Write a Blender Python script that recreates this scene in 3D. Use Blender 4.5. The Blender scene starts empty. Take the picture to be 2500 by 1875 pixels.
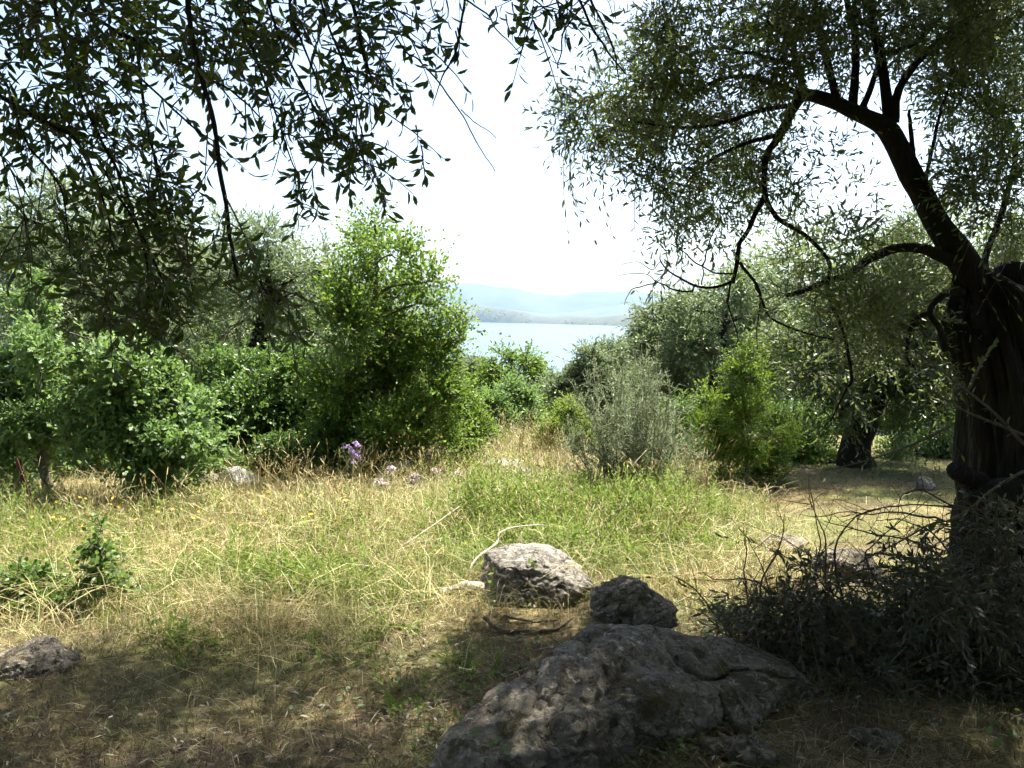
import bpy, math
import numpy as np
from mathutils import Vector, Matrix

scene = bpy.context.scene
COL = scene.collection
RAD = math.radians

# ------------------------------------------------------------------ camera
F_PX, HOR, EYE = 2000.0, 770.0, 1.6          # focal length and eye level in photo pixels, eye height in metres
PITCH = math.atan((937.5 - HOR) / F_PX)
cam_d = bpy.data.cameras.new("camera")
cam = bpy.data.objects.new("camera", cam_d)
COL.objects.link(cam)
cam.location = (0, 0, EYE)
cam.rotation_euler = (math.pi / 2 - PITCH, 0, 0)
cam_d.sensor_width = 36.0
cam_d.lens = 36.0 * F_PX / 2500.0
cam_d.clip_start = 0.05
cam_d.clip_end = 60000
scene.camera = cam
# ------------------------------------------------------------------ sky, sun, exposure
SUN_EL, SUN_AZ = 63.0, 36.0                    # degrees; azimuth to the right of straight ahead (+Y)
world = bpy.data.worlds.new("World")
scene.world = world
world.use_nodes = True
wn = world.node_tree
wn.nodes.clear()
w_out = wn.nodes.new("ShaderNodeOutputWorld")
w_bg = wn.nodes.new("ShaderNodeBackground")
w_sky = wn.nodes.new("ShaderNodeTexSky")
w_sky.sky_type = 'NISHITA'
w_sky.sun_disc = False
w_sky.sun_elevation = RAD(SUN_EL)
w_sky.sun_rotation = RAD(SUN_AZ)
w_sky.altitude = 60
w_sky.air_density = 1.0
w_sky.dust_density = 2.5
w_sky.ozone_density = 1.0
w_bg.inputs["Strength"].default_value = 0.075
wn.links.new(w_sky.outputs[0], w_bg.inputs[0])
wn.links.new(w_bg.outputs[0], w_out.inputs[0])
sun_d = bpy.data.lights.new("sun", 'SUN')
sun = bpy.data.objects.new("sun", sun_d)
COL.objects.link(sun)
sun_d.energy = 5.0
sun_d.angle = RAD(0.55)
sun_d.color = (1.0, 0.95, 0.86)
SUN_DIR = Vector((math.sin(RAD(SUN_AZ)) * math.cos(RAD(SUN_EL)), math.cos(RAD(SUN_AZ)) * math.cos(RAD(SUN_EL)), math.sin(RAD(SUN_EL))))
sun.rotation_euler = SUN_DIR.to_track_quat('Z', 'Y').to_euler()
vs = scene.view_settings
vs.view_transform = 'Standard'
vs.look = 'None'
vs.exposure = 2.1
vs.gamma = 1.0
vs.use_curve_mapping = False
scene.render.engine = 'CYCLES'
cy = scene.cycles
cy.max_bounces = 7
cy.diffuse_bounces = 4
cy.glossy_bounces = 2
cy.transmission_bounces = 5
cy.volume_bounces = 1
cy.transparent_max_bounces = 8
cy.sample_clamp_indirect = 6.0
cy.caustics_reflective = False
cy.caustics_refractive = False
cy.use_denoising = True
cy.use_adaptive_sampling = True
cy.adaptive_threshold = 0.04
cy.adaptive_min_samples = 16
world.cycles.sampling_method = 'MANUAL'
world.cycles.sample_map_resolution = 512

# ------------------------------------------------------------------ maths helpers
def rng_of(seed):
    return np.random.default_rng(seed)

def nrm(v):
    return v / np.maximum(np.linalg.norm(v, axis=-1, keepdims=True), 1e-9)

def ray(px, py):
    x = (px - 1250.0) / F_PX
    u = (937.5 - py) / F_PX
    return np.array([x, math.cos(PITCH) + u * math.sin(PITCH), -math.sin(PITCH) + u * math.cos(PITCH)])

def P(px, py, d):
    """world point seen at photo pixel (px, py), d metres ahead of the camera"""
    r = ray(px, py)
    return np.array([0, 0, EYE]) + r * (d / r[1])

def _hash(ix, iy, iz, seed):
    h = (ix.astype(np.int64) * 374761393 + iy.astype(np.int64) * 668265263 + iz.astype(np.int64) * 2147483647 + seed * 1274126177) & 0xffffffff
    h = ((h ^ (h >> 13)) * 1274126177) & 0xffffffff
    h = h ^ (h >> 16)
    return (h & 0xffff) / 65535.0

def vnoise(p, seed=0):
    p = np.asarray(p, float)
    i = np.floor(p)
    f = p - i
    f = f * f * (3 - 2 * f)
    i = i.astype(np.int64)
    r = 0.0
    for a in (0, 1):
        for b in (0, 1):
            for c in (0, 1):
                w = (f[..., 0] if a else 1 - f[..., 0]) * (f[..., 1] if b else 1 - f[..., 1]) * (f[..., 2] if c else 1 - f[..., 2])
                r = r + w * _hash(i[..., 0] + a, i[..., 1] + b, i[..., 2] + c, seed)
    return r * 2 - 1

def fbm(p, octaves=4, seed=0, gain=0.5, lac=2.03):
    s, a, t = 0.0, 1.0, 0.0
    q = np.asarray(p, float)
    for k in range(octaves):
        s = s + a * vnoise(q, seed + k * 17)
        t += a
        a *= gain
        q = q * lac + 3.7
    return s / t

def xy3(x, y, s=1.0):
    x, y = np.broadcast_arrays(np.asarray(x, float), np.asarray(y, float))
    return np.stack([x * s, y * s, np.zeros_like(x)], -1)

SEA_Z = -60.0
def gz(x, y):
    """height of the hillside"""
    x, y = np.broadcast_arrays(np.asarray(x, float), np.asarray(y, float))
    z = -0.04 * np.maximum(y - 4.0, 0) - 0.23 * np.maximum(y - 13.5, 0)
    z = z + 0.03 * np.maximum(-y - 2, 0)
    near = np.clip((16 - np.abs(y)) / 6, 0, 1)
    z = z + 0.045 * fbm(xy3(x, y, 0.9), 3, 5) * (0.25 + near) + 0.012 * fbm(xy3(x, y, 5.0), 2, 9) * near
    z = z + 0.8 * fbm(xy3(x, y, 0.05), 2, 12) * np.clip((y - 18) / 20, 0, 1)
    z = z + (0.07 + 0.10 * fbm(xy3(x, y, 1.9), 2, 83)) * np.exp(-((x - 0.55) / 1.2) ** 2 - ((y - 6.8) / 1.2) ** 2) + 0.07 * np.exp(-((x + 1.3) / 0.9) ** 2 - ((y - 6.6) / 0.8) ** 2)      # weedy mounds
    return np.maximum(z, -75.0)

def G(px, py):
    """ground point under photo pixel"""
    r = ray(px, py)
    q = np.array([0, 0, EYE]) + r[None] * _GD[:, None]
    below = q[:, 2] <= gz(q[:, 0], q[:, 1])
    k = int(np.argmax(below)) if below.any() else len(_GD) - 1
    q = q[k].copy()
    q[2] = gz(q[0], q[1])
    return q
_GD = np.geomspace(1.2, 60, 1400)

def at_ground(x, y, dz=0.0):
    return np.array([x, y, float(gz(x, y)) + dz])

# ------------------------------------------------------------------ object helpers
def tag(o, label=None, cat=None, group=None, kind=None):
    for k, v in (("label", label), ("category", cat), ("group", group), ("kind", kind)):
        if v is not None:
            o[k] = v
    return o

def empty(name, loc):
    o = bpy.data.objects.new(name, None)
    o.location = Vector([float(c) for c in loc])
    o.empty_display_size = 0.2
    COL.objects.link(o)
    return o

def build(name, V, polys, mat, parent=None, smooth=False, origin=None):
    """one mesh object out of vertex and polygon arrays (world coordinates)"""
    V = np.asarray(V, np.float32).reshape(-1, 3)
    if parent is not None:
        V = V - np.array(parent.matrix_world.translation if parent.parent is None and False else WORLD[parent.name], np.float32)
        org = None
    elif origin is not None:
        V = V - np.array(origin, np.float32)
    me = bpy.data.meshes.new(name)
    me.vertices.add(len(V))
    me.vertices.foreach_set("co", V.ravel())
    polys = [np.asarray(p, np.int32) for p in (polys if isinstance(polys, (list, tuple)) else [polys]) if len(p)]
    loops = np.concatenate([p.ravel() for p in polys])
    tot = np.concatenate([np.full(len(p), p.shape[1], np.int32) for p in polys])
    start = np.concatenate([[0], np.cumsum(tot)[:-1]]).astype(np.int32)
    me.loops.add(len(loops))
    me.loops.foreach_set("vertex_index", loops)
    me.polygons.add(len(tot))
    me.polygons.foreach_set("loop_start", start)
    me.polygons.foreach_set("loop_total", tot)
    if smooth:
        me.polygons.foreach_set("use_smooth", np.ones(len(tot), bool))
    me.update(calc_edges=True)
    me.materials.append(mat)
    o = bpy.data.objects.new(name, me)
    COL.objects.link(o)
    if parent is not None:
        o.parent = parent
        WORLD[o.name] = WORLD[parent.name]
    else:
        o.location = Vector([float(c) for c in (origin if origin is not None else (0, 0, 0))])
        WORLD[o.name] = np.array(origin if origin is not None else (0, 0, 0), float)
    return o

WORLD = {}                                     # world position of every parent's origin
def root(name, loc, label, cat, group=None, kind=None):
    o = empty(name, loc)
    WORLD[o.name] = np.array(loc, float)
    return tag(o, label, cat, group, kind)

# ------------------------------------------------------------------ materials
def new_mat(name):
    m = bpy.data.materials.new(name)
    m.use_nodes = True
    nt = m.node_tree
    nt.nodes.clear()
    out = nt.nodes.new("ShaderNodeOutputMaterial")
    return m, nt, out

def N(nt, kind, **kw):
    n = nt.nodes.new("ShaderNode" + kind)
    for k, v in kw.items():
        if hasattr(n, k):
            setattr(n, k, v)
        else:
            n.inputs[k.replace("_", " ")].default_value = v
    return n

def ramp(nt, fac, stops, interp='LINEAR'):
    r = nt.nodes.new("ShaderNodeValToRGB")
    r.color_ramp.interpolation = interp
    e = r.color_ramp.elements
    e[0].position, e[0].color = stops[0][0], (*stops[0][1], 1)
    e[1].position, e[1].color = stops[-1][0], (*stops[-1][1], 1)
    for pos, c in stops[1:-1]:
        x = e.new(pos)
        x.color = (*c, 1)
    nt.links.new(fac, r.inputs[0])
    return r.outputs[0]

def mixc(nt, fac, a, b, mode='MIX'):
    m = nt.nodes.new("ShaderNodeMix")
    m.data_type = 'RGBA'
    m.blend_type = mode
    for sock, v in ((0, fac), (6, a), (7, b)):
        if isinstance(v, (int, float)):
            m.inputs[sock].default_value = v
        elif isinstance(v, tuple):
            m.inputs[sock].default_value = (*v, 1)
        else:
            nt.links.new(v, m.inputs[sock])
    return m.outputs[2]

def leaf_random(nt):
    g = N(nt, "NewGeometry")
    oi = N(nt, "ObjectInfo")
    a = N(nt, "Math", operation='ADD')
    nt.links.new(g.outputs["Random Per Island"], a.inputs[0])
    nt.links.new(oi.outputs["Random"], a.inputs[1])
    fr = N(nt, "Math", operation='FRACT')
    nt.links.new(a.outputs[0], fr.inputs[0])
    return g, fr.outputs[0]

def leaf_mat(name, stops, back=None, trans=(0.2, 0.3, 0.05), tfac=0.35, rough=0.45, spec=0.5):
    m, nt, out = new_mat(name)
    g, rnd = leaf_random(nt)
    col = ramp(nt, rnd, stops)
    if back is not None:
        col = mixc(nt, g.outputs["Backfacing"], col, back)
    pb = N(nt, "BsdfPrincipled")
    pb.inputs["Roughness"].default_value = rough
    pb.inputs["Specular IOR Level"].default_value = spec
    nt.links.new(col, pb.inputs["Base Color"])
    tr = N(nt, "BsdfTranslucent")
    tcol = mixc(nt, 0.45, col, trans)
    nt.links.new(tcol, tr.inputs["Color"])
    mx = N(nt, "MixShader")
    mx.inputs[0].default_value = tfac
    nt.links.new(pb.outputs[0], mx.inputs[1])
    nt.links.new(tr.outputs[0], mx.inputs[2])
    nt.links.new(mx.outputs[0], out.inputs[0])
    return m

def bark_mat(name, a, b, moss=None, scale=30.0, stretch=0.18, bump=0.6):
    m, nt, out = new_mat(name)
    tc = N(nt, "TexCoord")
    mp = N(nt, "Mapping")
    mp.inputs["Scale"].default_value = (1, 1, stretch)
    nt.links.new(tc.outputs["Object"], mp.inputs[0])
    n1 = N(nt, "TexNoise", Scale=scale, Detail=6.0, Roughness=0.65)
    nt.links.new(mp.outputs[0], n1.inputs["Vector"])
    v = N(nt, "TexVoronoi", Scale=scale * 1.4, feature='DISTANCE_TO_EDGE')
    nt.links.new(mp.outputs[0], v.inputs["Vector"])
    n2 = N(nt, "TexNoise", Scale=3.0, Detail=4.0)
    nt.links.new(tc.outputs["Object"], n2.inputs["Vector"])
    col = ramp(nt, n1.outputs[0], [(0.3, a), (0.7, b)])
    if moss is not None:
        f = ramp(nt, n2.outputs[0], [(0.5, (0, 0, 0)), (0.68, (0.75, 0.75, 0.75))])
        col = mixc(nt, f, col, moss)
    pb = N(nt, "BsdfPrincipled")
    pb.inputs["Roughness"].default_value = 0.9
    pb.inputs["Specular IOR Level"].default_value = 0.2
    nt.links.new(col, pb.inputs["Base Color"])
    ml = N(nt, "Math", operation='MULTIPLY')
    nt.links.new(n1.outputs[0], ml.inputs[0])
    nt.links.new(v.outputs[0], ml.inputs[1])
    bp = N(nt, "Bump", Strength=bump, Distance=0.03)
    nt.links.new(ml.outputs[0], bp.inputs["Height"])
    nt.links.new(bp.outputs[0], pb.inputs["Normal"])
    nt.links.new(pb.outputs[0], out.inputs[0])
    return m

def rock_mat(name, light, dark, lichen, moss=None, scale=1.0):
    m, nt, out = new_mat(name)
    tc = N(nt, "TexCoord")
    n1 = N(nt, "TexNoise", Scale=4.0 * scale, Detail=10.0, Roughness=0.72)
    n2 = N(nt, "TexNoise", Scale=34.0 * scale, Detail=8.0, Roughness=0.75)
    n3 = N(nt, "TexNoise", Scale=22.0 * scale, Detail=8.0, Roughness=0.72, Distortion=1.2)
    mus = N(nt, "TexVoronoi", Scale=38.0 * scale)
    cr = N(nt, "TexNoise", Scale=6.0 * scale, Detail=6.0, Roughness=0.6, Distortion=0.8)
    for n in (n1, n2, n3, mus, cr):
        nt.links.new(tc.outputs["Object"], n.inputs["Vector"])
    c = ramp(nt, n1.outputs[0], [(0.34, dark), (0.50, tuple((x + y) / 2 for x, y in zip(light, dark))), (0.66, light)])
    f = ramp(nt, n2.outputs[0], [(0.36, (0.3, 0.27, 0.24)), (0.54, (1, 1, 1))])
    c = mixc(nt, 0.5, c, f, 'MULTIPLY')
    f3 = ramp(nt, n3.outputs[0], [(0.57, (0, 0, 0)), (0.62, (0.75, 0.75, 0.75))])
    c = mixc(nt, f3, c, lichen)
    # thin dark fissures where the distorted noise crosses its middle
    ab = N(nt, "Math", operation='ABSOLUTE')
    sb = N(nt, "Math", operation='SUBTRACT')
    sb.inputs[1].default_value = 0.5
    nt.links.new(cr.outputs[0], sb.inputs[0])
    nt.links.new(sb.outputs[0], ab.inputs[0])
    fis = ramp(nt, ab.outputs[0], [(0.0, (0.35, 0.33, 0.30)), (0.018, (1, 1, 1))])
    c = mixc(nt, 0.8, c, fis, 'MULTIPLY')
    if moss is not None:
        n4 = N(nt, "TexNoise", Scale=5.0 * scale, Detail=9.0, Roughness=0.7)
        mp = N(nt, "Mapping")
        mp.inputs["Location"].default_value = (4.2, 1.7, 8.8)
        nt.links.new(tc.outputs["Object"], mp.inputs[0])
        nt.links.new(mp.outputs[0], n4.inputs["Vector"])
        f4 = ramp(nt, n4.outputs[0], [(0.53, (0, 0, 0)), (0.60, (0.9, 0.9, 0.9))])
        c = mixc(nt, f4, c, moss)
    pb = N(nt, "BsdfPrincipled")
    pb.inputs["Roughness"].default_value = 0.95
    pb.inputs["Specular IOR Level"].default_value = 0.15
    nt.links.new(c, pb.inputs["Base Color"])
    ad = N(nt, "Math", operation='MULTIPLY_ADD')
    nt.links.new(n2.outputs[0], ad.inputs[0])
    ad.inputs[1].default_value = 0.6
    nt.links.new(n1.outputs[0], ad.inputs[2])
    ad2 = N(nt, "Math", operation='MULTIPLY_ADD')
    nt.links.new(mus.outputs[0], ad2.inputs[0])
    ad2.inputs[1].default_value = 0.25
    nt.links.new(ad.outputs[0], ad2.inputs[2])
    ad3 = N(nt, "Math", operation='MULTIPLY_ADD')
    nt.links.new(fis, ad3.inputs[0])
    ad3.inputs[1].default_value = 0.35
    nt.links.new(ad2.outputs[0], ad3.inputs[2])
    bp = N(nt, "Bump", Strength=1.0, Distance=0.045)
    nt.links.new(ad3.outputs[0], bp.inputs["Height"])
    nt.links.new(bp.outputs[0], pb.inputs["Normal"])
    nt.links.new(pb.outputs[0], out.inputs[0])
    return m

def plain_mat(name, col, rough=0.8, spec=0.3, var=0.0):
    m, nt, out = new_mat(name)
    pb = N(nt, "BsdfPrincipled")
    pb.inputs["Roughness"].default_value = rough
    pb.inputs["Specular IOR Level"].default_value = spec
    n = N(nt, "TexNoise", Scale=40.0, Detail=4.0)
    tc = N(nt, "TexCoord")
    nt.links.new(tc.outputs["Object"], n.inputs["Vector"])
    c = ramp(nt, n.outputs[0], [(0.3, tuple(x * (1 - var) for x in col)), (0.7, tuple(min(1, x * (1 + var)) for x in col))])
    nt.links.new(c, pb.inputs["Base Color"])
    nt.links.new(pb.outputs[0], out.inputs[0])
    return m

def ground_mat():
    m, nt, out = new_mat("ground_soil_and_straw")
    tc = N(nt, "TexCoord")
    def noise(scale, detail=5.0, rough=0.6, off=0.0):
        mp = N(nt, "Mapping")
        mp.inputs["Location"].default_value = (off, off * 1.3, 0)
        nt.links.new(tc.outputs["Object"], mp.inputs[0])
        n = N(nt, "TexNoise", Scale=scale, Detail=detail, Roughness=rough)
        nt.links.new(mp.outputs[0], n.inputs["Vector"])
        return n.outputs[0]
    a = noise(1.3, 5, 0.6)
    b = noise(22.0, 6, 0.7, 3.0)
    c = noise(0.7, 4, 0.6, 9.0)
    straw = ramp(nt, b, [(0.3, (0.07, 0.052, 0.024)), (0.5, (0.16, 0.125, 0.055)), (0.72, (0.27, 0.22, 0.10))])
    soil = ramp(nt, b, [(0.3, (0.05, 0.036, 0.022)), (0.7, (0.13, 0.095, 0.06))])
    green = ramp(nt, b, [(0.3, (0.05, 0.06, 0.018)), (0.7, (0.13, 0.15, 0.045))])
    f1 = ramp(nt, a, [(0.42, (0, 0, 0)), (0.6, (1, 1, 1))])
    f2 = ramp(nt, c, [(0.45, (0, 0, 0)), (0.62, (0.85, 0.85, 0.85))])
    col = mixc(nt, f1, straw, soil)
    col = mixc(nt, f2, col, green)
    pb = N(nt, "BsdfPrincipled")
    pb.inputs["Roughness"].default_value = 0.95
    pb.inputs["Specular IOR Level"].default_value = 0.15
    nt.links.new(col, pb.inputs["Base Color"])
    bp = N(nt, "Bump", Strength=0.7, Distance=0.02)
    nt.links.new(b, bp.inputs["Height"])
    nt.links.new(bp.outputs[0], pb.inputs["Normal"])
    nt.links.new(pb.outputs[0], out.inputs[0])
    return m

def water_mat():
    m, nt, out = new_mat("sea_water")
    tc = N(nt, "TexCoord")
    n = N(nt, "TexNoise", Scale=0.08, Detail=6.0, Roughness=0.6)
    nt.links.new(tc.outputs["Object"], n.inputs["Vector"])
    pb = N(nt, "BsdfPrincipled")
    pb.inputs["Base Color"].default_value = (0.055, 0.10, 0.13, 1)
    pb.inputs["Roughness"].default_value = 0.2
    pb.inputs["IOR"].default_value = 1.33
    bp = N(nt, "Bump", Strength=0.08, Distance=1.0)
    nt.links.new(n.outputs[0], bp.inputs["Height"])
    nt.links.new(bp.outputs[0], pb.inputs["Normal"])
    nt.links.new(pb.outputs[0], out.inputs[0])
    return m

def hill_mat(name, a, b, scale):
    m, nt, out = new_mat(name)
    tc = N(nt, "TexCoord")
    n = N(nt, "TexNoise", Scale=scale, Detail=7.0, Roughness=0.65)
    nt.links.new(tc.outputs["Object"], n.inputs["Vector"])
    c = ramp(nt, n.outputs[0], [(0.35, a), (0.65, b)])
    pb = N(nt, "BsdfPrincipled")
    pb.inputs["Roughness"].default_value = 0.95
    nt.links.new(c, pb.inputs["Base Color"])
    nt.links.new(pb.outputs[0], out.inputs[0])
    return m

M = {}
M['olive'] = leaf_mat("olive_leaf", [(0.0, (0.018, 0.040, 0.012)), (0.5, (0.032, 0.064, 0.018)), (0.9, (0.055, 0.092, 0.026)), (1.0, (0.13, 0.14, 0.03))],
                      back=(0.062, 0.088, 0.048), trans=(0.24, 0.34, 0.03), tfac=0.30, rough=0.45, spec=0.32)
M['olive_mid'] = leaf_mat("olive_leaf_silvered", [(0.0, (0.036, 0.060, 0.020)), (0.5, (0.062, 0.094, 0.032)), (0.88, (0.095, 0.13, 0.045)), (1.0, (0.17, 0.16, 0.04))],
                          back=(0.16, 0.19, 0.125), trans=(0.30, 0.40, 0.06), tfac=0.36, rough=0.42, spec=0.4)
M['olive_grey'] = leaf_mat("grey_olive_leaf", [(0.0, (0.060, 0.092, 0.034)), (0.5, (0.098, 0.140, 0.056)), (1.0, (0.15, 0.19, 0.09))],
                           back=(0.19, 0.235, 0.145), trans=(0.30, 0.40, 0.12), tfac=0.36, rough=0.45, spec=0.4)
M['olive_dry'] = leaf_mat("wilting_olive_leaf", [(0.0, (0.022, 0.032, 0.015)), (0.5, (0.040, 0.055, 0.026)), (0.8, (0.06, 0.075, 0.04)), (0.9, (0.10, 0.075, 0.035)), (1.0, (0.13, 0.09, 0.045))],
                          back=(0.085, 0.10, 0.07), trans=(0.14, 0.17, 0.05), tfac=0.15, rough=0.5, spec=0.3)
M['broad'] = leaf_mat("broad_green_leaf", [(0.0, (0.045, 0.100, 0.012)), (0.55, (0.080, 0.155, 0.020)), (0.92, (0.13, 0.20, 0.03)), (0.95, (0.26, 0.23, 0.04)), (1.0, (0.28, 0.17, 0.04))],
                      back=(0.10, 0.155, 0.05), trans=(0.30, 0.46, 0.04), tfac=0.42, rough=0.5, spec=0.3)
M['dark'] = leaf_mat("dark_broad_leaf", [(0.0, (0.044, 0.095, 0.018)), (0.6, (0.080, 0.152, 0.032)), (1.0, (0.13, 0.20, 0.045))],
                     back=(0.08, 0.125, 0.045), trans=(0.22, 0.38, 0.04), tfac=0.36, rough=0.45, spec=0.4)
M['oak'] = leaf_mat("oak_leaf", [(0.0, (0.075, 0.135, 0.042)), (0.6, (0.118, 0.195, 0.064)), (1.0, (0.17, 0.25, 0.085))],
                    back=(0.15, 0.21, 0.11), trans=(0.28, 0.46, 0.06), tfac=0.40, rough=0.5, spec=0.28)
M['lime'] = leaf_mat("bright_shrub_leaf", [(0.0, (0.055, 0.115, 0.014)), (0.6, (0.092, 0.172, 0.024)), (1.0, (0.15, 0.22, 0.04))],
                     back=(0.12, 0.18, 0.04), trans=(0.34, 0.50, 0.02), tfac=0.42, rough=0.5, spec=0.3)
M['spiny'] = leaf_mat("spiny_shrub_leaf", [(0.0, (0.15, 0.19, 0.10)), (0.6, (0.23, 0.27, 0.16)), (1.0, (0.34, 0.36, 0.23))],
                      back=(0.23, 0.26, 0.18), trans=(0.28, 0.34, 0.12), tfac=0.28, rough=0.6, spec=0.25)
M['herb'] = leaf_mat("herb_leaf", [(0.0, (0.085, 0.14, 0.022)), (0.6, (0.14, 0.21, 0.04)), (0.95, (0.20, 0.26, 0.06)), (1.0, (0.30, 0.24, 0.10))],
                     back=(0.15, 0.21, 0.06), trans=(0.36, 0.48, 0.05), tfac=0.40, rough=0.55, spec=0.25)
M['bramble'] = leaf_mat("bramble_leaf", [(0.0, (0.050, 0.105, 0.018)), (0.6, (0.085, 0.155, 0.032)), (1.0, (0.13, 0.20, 0.05))],
                        back=(0.12, 0.175, 0.07), trans=(0.28, 0.44, 0.05), tfac=0.36, rough=0.5, spec=0.35)
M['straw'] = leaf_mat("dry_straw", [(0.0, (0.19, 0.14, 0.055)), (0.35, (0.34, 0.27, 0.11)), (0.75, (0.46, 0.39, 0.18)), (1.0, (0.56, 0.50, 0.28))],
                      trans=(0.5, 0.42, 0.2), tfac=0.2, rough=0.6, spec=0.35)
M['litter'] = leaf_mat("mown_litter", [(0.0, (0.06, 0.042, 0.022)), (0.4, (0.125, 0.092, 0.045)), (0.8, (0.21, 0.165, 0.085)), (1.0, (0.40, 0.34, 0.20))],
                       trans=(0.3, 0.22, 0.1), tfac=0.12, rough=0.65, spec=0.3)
M['dead_leaf'] = leaf_mat("fallen_leaf", [(0.0, (0.09, 0.06, 0.035)), (0.5, (0.20, 0.15, 0.09)), (0.85, (0.30, 0.27, 0.20)), (1.0, (0.40, 0.38, 0.32))],
                         trans=(0.25, 0.18, 0.08), tfac=0.1, rough=0.6, spec=0.3)
M['grass'] = leaf_mat("green_grass", [(0.0, (0.06, 0.085, 0.022)), (0.5, (0.15, 0.20, 0.045)), (1.0, (0.28, 0.29, 0.09))],
                      trans=(0.30, 0.36, 0.06), tfac=0.3, rough=0.5, spec=0.4)
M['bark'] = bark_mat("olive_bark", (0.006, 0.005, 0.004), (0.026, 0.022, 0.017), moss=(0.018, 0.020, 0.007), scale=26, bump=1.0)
M['bark_grey'] = bark_mat("grey_bark", (0.05, 0.043, 0.036), (0.16, 0.145, 0.12), scale=40)
M['twig'] = bark_mat("twig_bark", (0.06, 0.045, 0.033), (0.14, 0.115, 0.085), scale=60, bump=0.2)
M['spinystem'] = bark_mat("spiny_stem", (0.16, 0.19, 0.11), (0.28, 0.31, 0.19), scale=60, bump=0.2)
M['deadwood'] = bark_mat("bleached_wood", (0.26, 0.22, 0.17), (0.52, 0.47, 0.38), scale=40, bump=0.4)
M['deadtwig'] = bark_mat("dead_twig", (0.10, 0.07, 0.05), (0.22, 0.17, 0.125), scale=60, bump=0.3)
M['post'] = bark_mat("red_brown_wood", (0.055, 0.022, 0.016), (0.13, 0.055, 0.038), scale=40)
M['rock'] = rock_mat("grey_limestone", (0.38, 0.35, 0.30), (0.15, 0.135, 0.11), (0.50, 0.47, 0.42))
M['rock_dark'] = rock_mat("weathered_limestone", (0.38, 0.34, 0.27), (0.125, 0.104, 0.077), (0.52, 0.49, 0.42), moss=(0.09, 0.075, 0.034))
M['rock_white'] = rock_mat("pale_limestone", (0.52, 0.51, 0.49), (0.28, 0.27, 0.25), (0.62, 0.61, 0.58))
M['net'] = plain_mat("black_netting", (0.010, 0.010, 0.012), 0.95, 0.03, 0.5)
M['ground'] = ground_mat()
M['sea'] = water_mat()
M['far_hill'] = hill_mat("far_hill", (0.03, 0.042, 0.03), (0.07, 0.075, 0.055), 0.01)
M['mountain'] = hill_mat("far_mountain", (0.035, 0.05, 0.055), (0.065, 0.08, 0.08), 0.002)
M['wood_hill'] = hill_mat("wooded_headland", (0.02, 0.035, 0.016), (0.045, 0.07, 0.028), 0.15)
M['house'] = plain_mat("whitewash", (0.40, 0.38, 0.35), 0.8, 0.2, 0.05)
M['roof'] = plain_mat("terracotta", (0.25, 0.17, 0.13), 0.8, 0.2, 0.1)
M['boat'] = plain_mat("white_hull", (0.75, 0.75, 0.75), 0.4, 0.5, 0.03)
M['purple'] = plain_mat("thistle_purple", (0.40, 0.28, 0.50), 0.8, 0.1, 0.2)
M['pink'] = plain_mat("thistle_faded", (0.55, 0.42, 0.52), 0.8, 0.1, 0.2)
M['yellow'] = plain_mat("yellow_petal", (0.80, 0.55, 0.03), 0.6, 0.2, 0.15)
M['orange'] = plain_mat("orange_petal", (0.75, 0.33, 0.03), 0.6, 0.2, 0.15)

# ------------------------------------------------------------------ geometry kits
def catmull(pts, n):
    pts = np.asarray(pts, float)
    if len(pts) == 2:
        t = np.linspace(0, 1, n)[:, None]
        return pts[0] * (1 - t) + pts[1] * t
    p = np.vstack([2 * pts[0] - pts[1], pts, 2 * pts[-1] - pts[-2]])
    seg = len(pts) - 1
    u = np.linspace(0, seg - 1e-6, n)
    k = u.astype(int)
    t = (u - k)[:, None]
    a, b, c, d = p[k], p[k + 1], p[k + 2], p[k + 3]
    return 0.5 * ((2 * b) + (c - a) * t + (2 * a - 5 * b + 4 * c - d) * t ** 2 + (-a + 3 * b - 3 * c + d) * t ** 3)

def tubes(Pt, R, sides=3, rough=0.0, seed=0):
    """Pt (T,K,3) paths, R (T,K) radii -> vertices, [quads, end triangles]"""
    Pt = np.asarray(Pt, float)
    R = np.asarray(R, float)
    T, K, _ = Pt.shape
    tan = nrm(np.gradient(Pt, axis=1))
    ref = np.where(np.abs(tan[..., 2:3]) > 0.9, np.array([1.0, 0, 0]), np.array([0, 0, 1.0]))
    ref = ref[:, :1, :] * np.ones((1, K, 1))
    a = np.empty_like(tan)
    a[:, 0] = nrm(np.cross(tan[:, 0], ref[:, 0]))
    for k in range(1, K):
        v = a[:, k - 1] - tan[:, k] * np.sum(a[:, k - 1] * tan[:, k], -1, keepdims=True)
        a[:, k] = nrm(v)
    b = np.cross(tan, a)
    ang = np.linspace(0, 2 * math.pi, sides, endpoint=False)
    rr = R[:, :, None, None] * np.ones((1, 1, sides, 1))
    V = Pt[:, :, None, :] + rr * (a[:, :, None, :] * np.cos(ang)[None, None, :, None] + b[:, :, None, :] * np.sin(ang)[None, None, :, None])
    if rough > 0:
        n = fbm(V * (0.35 / np.maximum(R.mean(), 1e-3)), 3, seed)
        V = V + (V - Pt[:, :, None, :]) * (n * rough)[..., None]
    base = (np.arange(T) * K * sides)[:, None, None]
    k = np.arange(K - 1)[None, :, None] * sides
    s = np.arange(sides)[None, None, :]
    s2 = (s + 1) % sides
    q = np.stack([base + k + s, base + k + s2, base + k + sides + s2, base + k + sides + s], -1).reshape(-1, 4)
    ends = []
    for off in (0, (K - 1) * sides):
        ring = base[:, 0, 0][:, None] + off + np.arange(sides)[None, :]
        ends.append(ring[:, ::-1] if off == 0 else ring)
    e = np.concatenate(ends)
    return V.reshape(-1, 3), [q, e]

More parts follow.
